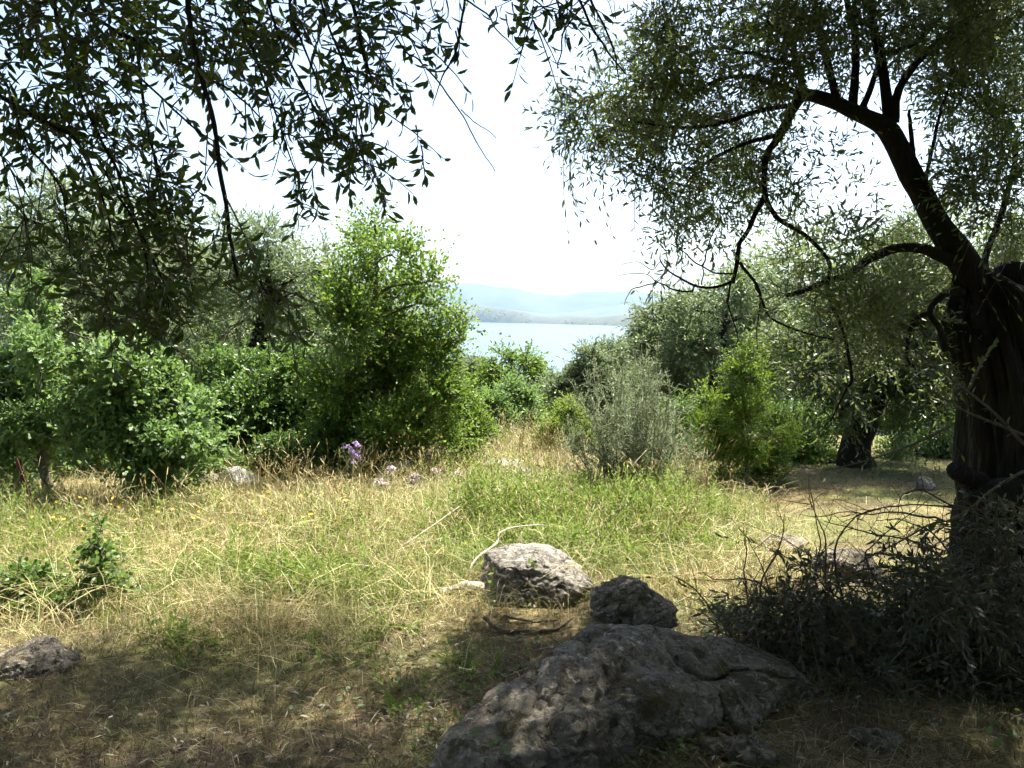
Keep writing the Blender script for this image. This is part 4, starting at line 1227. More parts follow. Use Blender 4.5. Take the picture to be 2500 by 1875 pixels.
    # crown in the picture
    cl = [(1375, 300, 40, .8), (1440, 300, 62), (1480, 240, 62), (1530, 330, 90), (1560, 210, 90), (1590, 110, 95), (1500, 60, 40, .7), (1640, 400, 100), (1590, 460, 60, .8), (1670, 300, 110), (1710, 180, 110), (1740, 70, 110),
          (1740, 470, 90), (1800, 390, 90), (1830, 270, 90), (1880, 130, 100), (1860, 30, 90), (1640, 540, 48, .8), (1720, 560, 50, .6), (1640, 640, 22, .5), (1960, 60, 80), (1970, 150, 70), (2050, 40, 90), (2060, 150, 70, .8),
          (2200, 40, 90), (2310, 60, 100), (2430, 60, 110), (2460, 180, 100), (2380, 190, 90), (2300, 150, 80), (2480, 320, 100), (2400, 300, 70), (2370, 420, 70), (2440, 450, 90), (2490, 560, 80), (2330, 480, 40, .6),
          (1930, 440, 60, .5), (2010, 380, 50, .35), (2100, 470, 60, .35), (2180, 560, 50, .4), (1960, 540, 50, .6), (2040, 560, 60, .6), (2110, 600, 50, .6), (1910, 330, 50, .7),
          (1960, 640, 55), (2040, 640, 60), (1940, 730, 45, .7), (2080, 720, 70), (2170, 680, 70), (2250, 680, 60), (2230, 780, 70, .8), (2140, 800, 70, .8), (2030, 800, 60, .7), (2080, 900, 60, .5), (2200, 900, 70, .6), (2300, 880, 60, .6), (1990, 900, 40, .4)]
    cl = px_clumps(cl, D_R, rng, flat=1.2, dj=0.5)
    Pt = clump_twigs(rng, cl, 6200, 0.19, droop=0.15, up=0.12, subs=6)
    kk = 1900
    hang = []
    for _ in range(110):
        c = cl[rng.integers(len(cl))]
        s = c[0] + in_ball(rng, 1)[0] * c[1]
        ln = rng.uniform(0.25, 0.7)
        dv = nrm(np.array([rng.normal(0, .5), rng.normal(0, .5), -0.9]))
        hang.append(catmull([s, s + dv * ln * 0.5 + rng.normal(0, .04, 3), s + np.array([0, 0, -ln])], 4))
    hang = np.array(hang)
    V, ps = merge([tubes(Pt[:kk], np.linspace(0.0026, 0.0011, 4)[None] * np.ones((kk, 1)), 3), tubes(hang, np.linspace(0.003, 0.0012, 4)[None] * np.ones((len(hang), 1)), 3)])
    build("twigs", V, ps, M['twig'], r)["kind"] = "stuff"
    lv = twig_leaves(rng, Pt, 8, 0.047, 0.0120, 60, jit=0.4, upn=0.35)
    lh = twig_leaves(rng, hang, 9, 0.052, 0.0125, 48, upn=0.35)
    lv = tuple(np.concatenate([a, b_]) for a, b_ in zip(lv, lh))
    add_leaves(r, 'lance', M['olive_mid'], lv, 300, "crown")
    # the crown above the picture, then added shade boughs beside it
    boughs(r, 302, [(2.2, 4.4, 5.0), (3.2, 4.6, 4.7), (4.2, 4.6, 4.6), (5.0, 4.8, 4.2), (2.7, 5.6, 5.6), (3.7, 5.8, 5.3), (4.6, 6.0, 4.9), (4.3, 7.0, 5.6),
                    (5.4, 6.6, 4.8), (3.0, 3.6, 4.6), (4.0, 3.6, 4.4), (5.2, 3.8, 4.0), (2.4, 3.0, 4.6), (3.4, 2.6, 4.6),
                    (3.7, 2.7, 1.0), (3.8, 2.8, 2.2), (3.7, 2.6, 3.3), (3.2, 1.5, 1.0), (3.3, 1.5, 2.2), (3.2, 1.4, 3.4), (4.7, 3.8, 1.2), (4.8, 3.9, 2.5), (2.8, .4, 1.2), (2.9, .3, 2.6), (5.6, 4.9, 1.4), (5.7, 5.0, 2.8), (5.6, 5.0, 3.8)])  # unseen low boughs added past the right edge to darken trunk and heap
    # young shoots in front of the trunk
    shoots = [([(2500, 1085), (2430, 1010), (2330, 930), (2240, 860), (2150, 800)], -1.9), ([(2500, 1062), (2420, 1030), (2350, 1000), (2260, 945), (2180, 880)], -1.9),
              ([(2320, 1040), (2240, 1080), (2130, 1120), (2010, 1150)], -1.5), ([(2360, 960), (2400, 880), (2430, 840)], -1.7), ([(2500, 1150), (2430, 1190), (2340, 1260), (2240, 1290)], -1.6)]
    for i, (pts, off) in enumerate(shoots):
        path = catmull([P(x, y, D_R + off) for x, y in pts], 14)
        V, ps = tubes(path[None], np.linspace(0.006, 0.0018, 14)[None], 6)
        o = build("shoot", V, ps, M['bark_grey'], r, smooth=True)
        lv = twig_leaves(rng, path[None], 22, 0.042, 0.012, 55, upn=0.4)
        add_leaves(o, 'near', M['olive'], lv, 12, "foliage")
    return r

_BOUGH = {}
def boughs(parent, seed, spots, L=0.06, W=0.017):
    """leafy boughs that share two meshes; only their shade and fringe reach the picture"""
    rng = rng_of(seed)
    o0 = WORLD[parent.name]
    if not _BOUGH:
        for v in (0, 1):
            rg = rng_of(900 + v)
            cl = [(in_ball(rg, 1)[0] * np.array([.55, .55, .35]), np.array([.45, .45, .3])) for _ in range(6)]
            Pt = clump_twigs(rg, cl, 820, 0.28, droop=0.5, up=0.05, subs=6, hollow=0.1)
            V, ps = leaf_mesh('lance', *twig_leaves(rg, Pt, 8, L, W, 48, upn=0.4))
            V2, ps2 = tubes(Pt[:400], np.linspace(0.003, 0.0012, 4)[None] * np.ones((400, 1)), 3)
            _BOUGH[v] = (V, ps, V2, ps2)
    for i, s in enumerate(spots):
        v = i % 2
        s = np.array(s, float)
        if ('m', v) not in _BOUGH:
            V, ps, V2, ps2 = _BOUGH[v]
            a = build("bough", V + o0, ps, M['olive'], parent)
            b = build("twigs", V2 + o0, ps2, M['twig'], parent)
            _BOUGH[('m', v)] = (a.data, b.data)
            bpy.data.objects.remove(b)
        else:
            a = bpy.data.objects.new("bough", _BOUGH[('m', v)][0])
            COL.objects.link(a)
            a.parent = parent
        a["kind"] = "stuff"
        a.location = Vector([float(c) for c in s - o0])
        a.rotation_euler = (rng.normal(0, .2), rng.normal(0, .2), rng.uniform(0, 6.28))
        sc = rng.uniform(0.9, 1.2)
        a.scale = (sc, sc, sc)
        b = bpy.data.objects.new("twigs", _BOUGH[('m', v)][1])
        COL.objects.link(b)
        b.parent = a
        b["kind"] = "stuff"

right_olive()
boughs(TALL, 303, [(5.8, 11.5, 6.3), (6.8, 11.0, 6.0), (7.5, 12.0, 6.5), (6.3, 12.5, 6.8), (5.7, 10.5, 6.2), (6.6, 10.2, 5.6), (7.6, 10.8, 5.4), (8.4, 11.6, 5.8), (5.2, 11.8, 7.0), (4.7, 11.0, 7.0), (7.0, 13.0, 6.0), (8.0, 13.0, 5.4), (8.8, 12.6, 4.6), (8.6, 10.4, 4.6)])  # boughs added to shade the back olive and thicken the top right

# ================================================================== OLIVE OVER THE CAMERA, HANGING IN AT UPPER LEFT
def overhead_olive():
    rng = rng_of(401)
    b = at_ground(-3.4, -1.4)
    r = root("olive_tree", b, "olive tree overhead whose dark leafy branches hang in at the upper left", "tree")
    V, ps = tube([b + np.array([0, 0, -.2]), b + np.array([.1, .1, 1.2]), b + np.array([.3, .4, 2.6]), b + np.array([.7, .9, 3.9])], [0.42, 0.30, 0.26, 0.20], 30, 20, 0.4, 7, 0.05)
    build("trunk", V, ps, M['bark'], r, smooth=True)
    top = b + np.array([.7, .9, 3.8])
    for e in ((-2.6, 2.6, 3.6), (-1.2, 2.8, 4.0), (0.6, 2.6, 4.4), (1.8, 0.6, 4.6), (-4.8, 1.4, 4.6), (-0.4, 4.6, 5.2), (-3.2, 4.6, 5.0)):
        e = np.array(e)
        V, ps = tube([top, (top + e) / 2 + np.array([0, 0, .35]), e], [0.12, 0.08, 0.03], 14, 9, 0.2, 11, 0.05)
        build("limb", V, ps, M['bark'], r, smooth=True)
    # hanging branches: photo pixels, depth at start and end, widths in pixels
    H = [([(-60, 190), (0, 238), (90, 290), (176, 333), (222, 415), (262, 520), (280, 620)], 2.0, 2.1, (11, 12, 12, 10, 8, 6, 4)),
         ([(200, 20), (290, 75), (400, 130), (494, 188), (560, 220), (640, 300)], 2.2, 2.1, (10, 9, 8, 7, 5, 3)),
         ([(455, -30), (462, 20), (482, 157), (514, 274), (545, 470), (560, 580), (578, 682)], 1.8, 1.85, (13, 13, 12.5, 12, 11, 10, 8)),
         ([(200, 0), (235, 55), (333, 180), (443, 282), (525, 360)], 2.3, 2.2, (7, 7, 6, 5, 3)),
         ([(-30, 120), (30, 250), (75, 353), (150, 460), (165, 600)], 1.9, 1.95, (6, 6, 6, 5, 3)),
         ([(700, -30), (706, 0), (725, 75), (784, 220), (820, 330)], 2.1, 2.0, (7, 7, 6, 4, 2.5)),
         ([(850, -30), (859, 0), (878, 78), (895, 165), (905, 185)], 2.0, 2.0, (9, 9, 8, 6, 3)),
         ([(925, -30), (937, 0), (984, 59), (1043, 118)], 2.1, 2.1, (6, 5, 4, 2)),
         ([(960, 80), (984, 125), (1023, 145), (1074, 200), (1125, 267), (1165, 350), (1204, 421)], 2.0, 2.0, (4.2, 4.2, 4, 4, 3.6, 3, 2)),
         ([(1125, 267), (1160, 300), (1213, 336)], 2.0, 2.0, (3, 2.6, 1.8)),
         ([(1135, -40), (1129, 0), (1117, 90), (1102, 149), (1074, 200), (1057, 263)], 1.95, 2.0, (6.5, 6.5, 6, 5, 3.6, 2)),
         ([(1130, -10), (1180, 30), (1223, 82), (1282, 139)], 2.1, 2.1, (4.5, 4, 3, 2)),
         ([(1300, -40), (1302, 20), (1302, 74)], 2.0, 2.0, (2, 1.8, 1.4)), ([(1340, -40), (1362, 10), (1364, 51)], 2.0, 2.0, (2.5, 2.2, 1.6)),
         ([(1440, -20), (1427, 8), (1384, 67), (1370, 120), (1362, 168)], 2.2, 2.2, (5, 4.6, 4, 3.4, 3)),
         ([(1400, -40), (1415, 0), (1450, 78), (1486, 129), (1525, 184)], 2.5, 2.6, (7, 7, 6.5, 5, 3)),
         ([(1435, -40), (1443, 0), (1475, 67), (1505, 150), (1510, 200)], 2.6, 2.6, (6, 6, 5, 4, 2)),
         ([(560, -40), (600, 60), (640, 180), (690, 330), (740, 470)], 2.2, 2.1, (7, 7, 6, 4, 2)),
         ([(640, -40), (690, 120), (770, 270), (850, 370), (900, 400)], 2.15, 2.1, (6, 6, 5, 3, 2)),
         ([(310, -40), (330, 120), (360, 300), (390, 450), (420, 560), (450, 640)], 2.3, 2.15, (8, 8, 7, 6, 4, 3)),
         ([(120, -40), (150, 100), (210, 260), (290, 420), (340, 560), (360, 700), (350, 820)], 2.2, 2.05, (9, 9, 8, 7, 6, 5, 3)),
         ([(240, 380), (290, 480), (350, 580), (400, 690), (420, 770)], 2.1, 2.0, (6, 6, 5, 4, 2)),
         ([(-40, 330), (20, 400), (60, 520), (80, 640)], 1.95, 1.9, (4, 4, 3, 2)),
         ([(770, -40), (800, 60), (850, 180), (880, 300), (905, 400)], 2.1, 2.05, (6, 6, 5, 3.5, 2)),
         ([(590, 640), (640, 690), (690, 760), (735, 800)], 2.0, 2.0, (2.5, 2.2, 2, 1.2)), ([(560, 500), (600, 590), (650, 680), (670, 740)], 2.05, 2.0, (2.5, 2.2, 1.8, 1.2))]
    bare = {8, 9, 10, 11, 14, 15, 16}
    tw = []
    for i, (pts, d0, d1, wpx) in enumerate(H):
        m_ = len(pts)
        path = [P(x, y, d0 + (d1 - d0) * k / (m_ - 1)) for k, (x, y) in enumerate(pts)]
        V, ps = tube(path, [w * 0.5 * d0 / F_PX for w in wpx], m_ * 5, 7, 0.25, 70 + i, 0.008)
        build("hanging_branch", V, ps, M['bark'], r, smooth=True)
        if i in bare:
            continue
        pp = catmull(path, 40)
        for _ in range(int(3 + 1.5 * len(pts))):
            k = rng.integers(6, 39)
            tn = nrm(pp[min(39, k + 1)] - pp[k])
            dv = nrm(tn * 0.7 + rng.normal(0, .55, 3) + np.array([0.12, 0, -0.25]))
            ln = rng.uniform(0.06, 0.17)
            s = pp[k]
            e = s + dv * ln
            e[2] -= ln * 0.15
            tw.append(catmull([s, s + dv * ln * .5, e], 4))
    # leafy lobes
    cl = [(40, 40, 110), (160, 40, 110), (280, 30, 105), (400, 40, 95), (500, 80, 95), (600, 60, 80), (570, 170, 75), (680, 50, 60), (100, 170, 90), (230, 200, 85), (60, 300, 60, .7), (170, 330, 70), (280, 310, 75), (610, 220, 55, .7), (330, 430, 70), (210, 470, 75), (380, 530, 70), (280, 560, 85), (420, 590, 60, .8), (230, 640, 70), (340, 650, 75), (450, 660, 50, .7), (290, 720, 60), (390, 720, 55), (510, 620, 35, .5), (330, 790, 45, .9), (420, 790, 50, .9), (500, 740, 48, .8), (560, 690, 35, .6), (290, 850, 32, .7), (400, 850, 34, .7),
          (740, 130, 65), (780, 250, 60), (770, 400, 55), (700, 330, 50, .8), (850, 200, 60), (860, 320, 50), (860, 60, 70), (940, 40, 45), (760, 500, 38, .8), (800, 540, 26, .8), (990, 60, 30, .6), (820, 20, 60), (30, 420, 40, .6), (90, 540, 45, .5)]
    cl = px_clumps(cl, 2.1, rng, flat=1.2, dj=0.22)
    Pt = clump_twigs(rng, cl, 640, 0.095, droop=0.25, up=-0.05, subs=5, hollow=0.2)
    Pt = np.concatenate([Pt, np.array(tw)])
    extra = []
    for (x, y, dd) in ((1117, 92, 1.97), (1112, 100, 1.97), (1302, 74, 2.0), (1364, 51, 2.0), (1030, 405, 2.0), (1028, 380, 2.0), (1015, 330, 2.0), (1070, 88, 2.05), (1210, 40, 2.1), (1235, 60, 2.1), (1250, 30, 2.1), (1390, 10, 2.1), (990, 225, 2.0), (1000, 250, 2.0), (1380, 15, 2.0), (1010, 15, 2.05), (1050, 15, 2.05), (1090, 25, 2.0)):
        s = P(x, y - 25, dd)
        extra.append(catmull([s, s + np.array([.005, 0, -.03]), s + np.array([rng.normal(0, .01), rng.normal(0, .01), -.05])], 4))
    extra = np.array(extra)
    V, ps = tubes(np.concatenate([Pt, extra]), np.linspace(0.0021, 0.0010, 4)[None] * np.ones((len(Pt) + len(extra), 1)), 4)
    build("twigs", V, ps, M['twig'], r)["kind"] = "stuff"
    lv = twig_leaves(rng, Pt, 7, 0.045, 0.0122, 72, jit=0.5, t0=0.3, upn=0.2)
    le = twig_leaves(rng, extra, 5, 0.044, 0.013, 60, t0=0.4, upn=0.2)
    lv = tuple(np.concatenate([a, c_]) for a, c_ in zip(lv, le))
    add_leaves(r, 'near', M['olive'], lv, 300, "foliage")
    sp = []
    for yy in np.arange(-3.0, 5.6, 1.05):
        for xx in np.arange(-5.8, 3.0, 1.05):
            x = xx + rng.uniform(-.3, .3)
            y = yy + rng.uniform(-.25, .25)
            z = max(3.8 + rng.uniform(0, .6), 2.35 + 0.42 * y + rng.uniform(0, .5))
            if rng.random() < 0.08:
                continue
            sp.append((x, y, z))
    for k in range(34):
        a = rng.uniform(math.radians(100), math.radians(300))          # unseen boughs added behind the camera to block skylight
        rr = rng.uniform(4.2, 6.5)
        sp.append((rr * math.sin(a), rr * math.cos(a), rng.uniform(1.2, 4.2)))
    for x in (-1.9, -1.1, -.3, .5, 1.3):  # extra boughs added to keep the sun off the hanging branches
        for y in (2.4, 3.2, 4.0):
            sp.append((x + rng.uniform(-.15, .15), y + rng.uniform(-.15, .15), 4.35 + .2 * (y - 2.4) + rng.uniform(0, .25)))
    boughs(r, 402, sp)
overhead_olive()

# ================================================================== HEAP OF CUT OLIVE BRANCHES, LOWER RIGHT
def branch_heap():
    rng = rng_of(501)
    d = 3.75
    b = gpt(2200, d)
    r = root("branch_heap", b, "heap of cut olive branches with wilting leaves at the foot of the old trunk", "branches")
    cl = [(1840, 1500, 55, .8), (1900, 1540, 70), (1950, 1470, 70, .9), (2020, 1540, 100), (2000, 1420, 60, .6), (2120, 1480, 105), (2100, 1600, 100), (2220, 1560, 115), (2230, 1420, 110, .9), (2330, 1400, 110, .9), (1960, 1600, 60, .7), (2330, 1520, 115), (2340, 1640, 110), (2440, 1560, 120), (2440, 1420, 100), (2400, 1330, 70, .6),
          (2480, 1680, 120), (2220, 1660, 80, .8), (2480, 1300, 80, .6), (1790, 1530, 35, .6)]
    cl = px_clumps(cl, d, rng, flat=1.3, dj=0.3)
    Pt = clump_twigs(rng, cl, 2000, 0.22, droop=0.45, up=0.0, subs=6, hollow=0.1)
    Pt[:, :, 2] = np.maximum(Pt[:, :, 2], gz(Pt[:, :, 0], Pt[:, :, 1]) + 0.02)
    arcs = []
    A = [[(2500, 1330), (2350, 1240), (2180, 1240), (2060, 1270)], [(2480, 1250), (2340, 1240), (2250, 1195), (2205, 1215), (2190, 1260)], [(2460, 1380), (2320, 1270), (2180, 1330), (2060, 1390), (1980, 1400)],
         [(2300, 1270), (2150, 1250), (2000, 1260)], [(1830, 1620), (1790, 1560), (1745, 1500), (1700, 1440), (1655, 1410)], [(1850, 1600), (1830, 1480), (1820, 1380), (1815, 1290)], [(1870, 1560), (1860, 1440), (1905, 1330), (1912, 1250)],
         [(1905, 1560), (1880, 1450), (1830, 1310)], [(2040, 1500), (2010, 1390), (2005, 1290), (1970, 1220)], [(2060, 1480), (2040, 1340), (2090, 1270), (2140, 1240)], [(1960, 1560), (1870, 1440), (1830, 1420), (1750, 1420), (1715, 1395)],
         [(2200, 1500), (2120, 1380), (2140, 1320), (2290, 1200)], [(2100, 1500), (1990, 1400), (2000, 1330), (1980, 1200)], [(2400, 1450), (2250, 1330), (2130, 1300), (2010, 1275)], [(2300, 1560), (2180, 1450), (2060, 1430), (1900, 1420)],
         [(1990, 1700), (1880, 1640), (1780, 1600), (1680, 1590)], [(2350, 1400), (2260, 1290), (2140, 1270)], [(2300, 1700), (2150, 1560), (2050, 1470)], [(2450, 1500), (2300, 1440), (2180, 1420)]]
    for pts in A:
        d0 = d + rng.uniform(-0.25, 0.15)
        arcs.append([P(x, y, d0 + rng.uniform(-.06, .06)) for x, y in pts])
    for i, a in enumerate(arcs):
        V, ps = tube(a, [0.0058, 0.0045, 0.0032, 0.0016], 18, 6, 0.2, 520 + i, 0.02)
        build("cut_branch", V, ps, M['twig'], r, smooth=True)
        pp = catmull(a, 20)
        for _ in range(9):
            k = rng.integers(3, 19)
            dv = nrm(nrm(pp[min(19, k + 1)] - pp[k - 1]) * 0.6 + rng.normal(0, .6, 3))
            ln = rng.uniform(0.05, 0.22)
            q = catmull([pp[k], pp[k] + dv * ln * .5 + rng.normal(0, .01, 3), pp[k] + dv * ln], 4)
            Pt = np.concatenate([Pt, q[None]])
    wild = []
    for _ in range(240):
        c = cl[rng.integers(len(cl))]
        s_ = c[0] + in_ball(rng, 1)[0] * c[1] * 1.1
        dv = nrm(rng.normal(size=3) * np.array([1, .8, .45]) + np.array([-.3, 0, .15]))
        ln = rng.uniform(.15, .55)
        wild.append(catmull([s_, s_ + dv * ln * .5 + rng.normal(0, .05, 3), s_ + dv * ln + np.array([0, 0, -.12 * ln]) + rng.normal(0, .04, 3)], 7))
    wild = np.array(wild)
    wild[:, :, 2] = np.maximum(wild[:, :, 2], gz(wild[:, :, 0], wild[:, :, 1]) + .01)
    V, ps = merge([tubes(Pt, np.linspace(0.0022, 0.0008, 4)[None] * np.ones((len(Pt), 1)), 3), tubes(wild, np.linspace(0.0026, 0.0008, 7)[None] * rng.uniform(.6, 1.3, (len(wild), 1)), 4)])
    build("twigs", V, ps, M['twig'], r)["kind"] = "stuff"
    lv = twig_leaves(rng, Pt[:2000], 9, 0.052, 0.0122, 50, jit=0.5, upn=0.2)
    add_leaves(r, 'lance', M['olive_dry'], lv, 300, "foliage")
branch_heap()

# ================================================================== DEAD WOOD, POST, LOOSE STEMS
def stick(name, label, pts, radii, mat, cat, sides=8, n=24, rough=0.25, seed=1, wob=0.01, group=None):
    V, ps = tube(pts, radii, n, sides, rough, seed, wob)
    o = build(name, V, ps, M[mat], smooth=True, origin=pts[0])
    return tag(o, label, cat, group)

def on_ground(pts, dz=0.0):
    out = []
    for p in pts:
        g = G(p[0], p[1])
        g[2] += (p[2] if len(p) > 2 else 0) + dz
        out.append(g)
    return out
stick("fallen_log", "pale bleached log lying against the sunlit rock", on_ground([(1055, 1468), (1095, 1458), (1140, 1452), (1200, 1458)], 0.035), [0.012, 0.028, 0.036, 0.036], 'deadwood', "log", 12, 26, 0.3, 3, 0.012)
stick("bare_stick", "thin pale curved stick rising from the log into the green herbs", [P(1145, 1424, 4.70), P(1153, 1379, 4.75), P(1178, 1350, 4.85), P(1213, 1325, 5.0), P(1219, 1303, 5.05), P(1254, 1287, 5.15), P(1311, 1281, 5.3), P(1345, 1286, 5.4)],
      [0.008, 0.0075, 0.007, 0.0065, 0.006, 0.005, 0.004, 0.002], 'deadwood', "stick", 8, 40, 0.2, 4, 0.006)
stick("bare_stick", "thick dead stick on the ground before the sunlit rock, bent upward at its ends", on_ground([(1182, 1528, .03), (1215, 1543), (1260, 1548), (1320, 1548), (1365, 1540), (1400, 1528, .03)], 0.012), [0.012, 0.011, 0.010, 0.009, 0.007, 0.004], 'deadtwig', "stick", 8, 30, 0.3, 5, 0.01)
stick("bare_stick", "slim dead stick on the ground just behind the thicker one", on_ground([(1230, 1516, .02), (1290, 1522), (1365, 1522)], 0.010), [0.007, 0.006, 0.004], 'deadtwig', "stick", 7, 20, 0.3, 6, 0.008)
stick("bare_stick", "pale sawn stick end poking out behind the right side of the sunlit rock", [P(1358, 1392, 4.95), P(1376, 1374, 4.95)], [0.012, 0.012], 'deadwood', "stick", 8, 6, 0.1, 6, 0.0)
stick("wooden_post", "short leaning red brown wooden post by the oak at the left edge", [gpt(66, 7.2) - np.array([0, 0, .05]), P(55, 1165, 7.2), P(44, 1118, 7.2)], [0.022, 0.024, 0.020], 'post', "post", 8, 12, 0.2, 8, 0.01)
stems = [([(978, 1335, .12), (1050, 1286, .16), (1121, 1237, .2)], "long straight straw stalk lying across the green herbs in the middle"),
         ([(110, 1352, .06), (95, 1305, .22), (62, 1180, .62), (42, 1120, .85)], None)]
stick("dry_stalk", stems[0][1], [P(978, 1335, 5.3), P(1050, 1288, 5.5), P(1121, 1237, 5.8)], [0.005, 0.0045, 0.003], 'deadwood', "stalk", 6, 14, 0.1, 9, 0.004)
stick("dry_stalk", "tall orange dry stem standing before the red brown post", [G(92, 1320), P(80, 1250, 6.4), P(60, 1170, 6.5), P(42, 1118, 6.6)], [0.005, 0.0045, 0.004, 0.002], 'post', "stalk", 6, 16, 0.1, 10, 0.004)
stick("dry_stalk", "dead forked pale stem leaning out of the foot of the spiny shrub", [G(1518, 1210), P(1530, 1160, 6.9), P(1578, 1098, 6.9)], [0.007, 0.006, 0.003], 'deadwood', "stalk", 6, 14, 0.1, 12, 0.004)
stick("dry_stalk", "pale arching straw stalk over the dry grass at middle left", [P(520, 1325, 5.5), P(580, 1302, 5.5), P(640, 1295, 5.5), P(700, 1298, 5.6)], [0.0032, 0.003, 0.0026, 0.0016], 'straw', "stalk", 5, 14, 0.0, 13, 0.0)
stick("dry_stalk", "long pale straw stalk bent flat towards the log", [P(760, 1335, 5.1), P(870, 1352, 5.0), P(980, 1400, 4.9), P(1060, 1432, 4.85)], [0.003, 0.003, 0.0026, 0.0016], 'straw', "stalk", 5, 16, 0.0, 14, 0.0)

# ================================================================== GRASS
GREEN = [(G(px, py), r) for px, py, r in ((1260, 1330, .5), (1400, 1300, .7), (1520, 1330, .6), (1640, 1330, .5), (1330, 1400, .45), (1500, 1400, .4), (700, 1440, .3), (830, 1430, .4), (640, 1400, .3), (60, 1460, .5), (190, 1450, .4), (330, 1500, .3), (1150, 1370, .4),
                                        (60, 1300, .5), (420, 1260, .5), (900, 1480, .3), (1700, 1260, .6), (1200, 1230, .6), (480, 1430, .25), (1480, 1240, .7))]
ROCKS = [(G(1300, 1470)[:2] + np.array([0, .12]), .17), (np.array([0.42, 3.2]), .3)]
CLEAR0 = G(2130, 1240)
def green_mask(x, y):
    m = 0.0
    for g, r in GREEN:
        m = np.maximum(m, np.exp(-((x - g[0]) ** 2 + ((y - g[1]) * 0.8) ** 2) / (r * r)))
    return np.clip(m + 0.35 * fbm(xy3(x, y, 1.6), 3, 44), 0, 1)
def clear_mask(x, y):
    """1 on the mown clearing at the right, 0 elsewhere"""
    e = 1.55 + 0.19 * (y - 4.5)
    return np.clip((x - e) / 0.4, 0, 1) * np.clip((y - 3.6) / .4, 0, 1)
def meadow_mask(x, y):
    b = 3.95 + 0.35 * fbm(xy3(x, y, 0.8), 2, 71) + 0.25 * np.clip(x, -1, 1.5)
    px = 1250 + x / y * F_PX
    under = np.clip((y - 8.0) / 0.5, 0, 1) * np.clip((940 - px) / 60, 0, 1) + np.clip((y - 8.6) / 0.5, 0, 1) * np.clip((px - 1360) / 60, 0, 1)
    return np.clip((y - b) / 0.7, 0, 1) * (1 - clear_mask(x, y)) * (1 - 0.9 * np.clip(under, 0, 1))

def scatter(rng, n, d0, d1, p, px0=-300, px1=2800):
    u = rng.random(n)
    a = 1 - p
    dd = (d0 ** a + u * (d1 ** a - d0 ** a)) ** (1 / a)
    x = (rng.uniform(px0, px1, n) - 1250) / F_PX * dd
    ok = np.ones(n, bool)
    for c, r in ROCKS:
        ok &= (x - c[0]) ** 2 + (dd - c[1]) ** 2 > r * r
    return x[ok], dd[ok]

def blades(rng, x, y, h, w, lean, bend):
    n = len(x)
    b = np.stack([x, y, gz(x, y) - 0.005], -1)
    az = rng.uniform(0, 2 * math.pi, n)
    ln = np.abs(rng.normal(0, lean, n))
    d0 = np.stack([np.cos(az) * np.sin(ln), np.sin(az) * np.sin(ln), np.cos(ln)], -1)
    hd = np.stack([np.cos(az), np.sin(az), np.zeros(n)], -1)
    bz = rng.uniform(0, bend, n)[:, None]
    s = np.stack([-np.sin(az + rng.normal(0, .8, n)), np.cos(az), np.zeros(n)], -1)
    s = nrm(s) * (w * 0.5)[:, None]
    H = h[:, None]
    m_ = b + d0 * H * 0.55 + hd * H * bz * 0.25
    t = b + d0 * H + hd * H * bz - np.array([0, 0, 1]) * H * bz * 0.45
    V = np.stack([b - s, b + s, m_ + s * .8, m_ - s * .8, t], 1).reshape(-1, 3)
    o = (np.arange(n) * 5)[:, None]
    return V, [o + np.array([[0, 1, 2, 3]]), o + np.array([[3, 2, 4]])]

def straws(rng, x, y, L, w, z0, tilt):
    n = len(x)
    az = rng.uniform(0, 2 * math.pi, n)
    el = rng.normal(0, tilt, n)
    dv = np.stack([np.cos(az) * np.cos(el), np.sin(az) * np.cos(el), np.abs(np.sin(el))], -1)
    a = np.stack([x, y, gz(x, y) + z0], -1)
    c = a + dv * L[:, None]
    c[:, 2] = np.maximum(c[:, 2], gz(c[:, 0], c[:, 1]) + z0 * 0.8)
    m_ = (a + c) / 2
    m_[:, 2] += rng.uniform(-.01, .05, n) * L / 0.3
    m_[:, 2] = np.maximum(m_[:, 2], gz(m_[:, 0], m_[:, 1]) + 0.004)
    s = nrm(np.cross(dv, np.array([0, 0, 1.0]) + rng.normal(0, .5, (n, 3)))) * (w * .5)[:, None]
    V = np.stack([a - s, a + s, m_ + s, m_ - s, c + s * .5, c - s * .5], 1).reshape(-1, 3)
    o = (np.arange(n) * 6)[:, None]
    return V, [np.concatenate([o + np.array([[0, 1, 2, 3]]), o + np.array([[3, 2, 4, 5]])])]

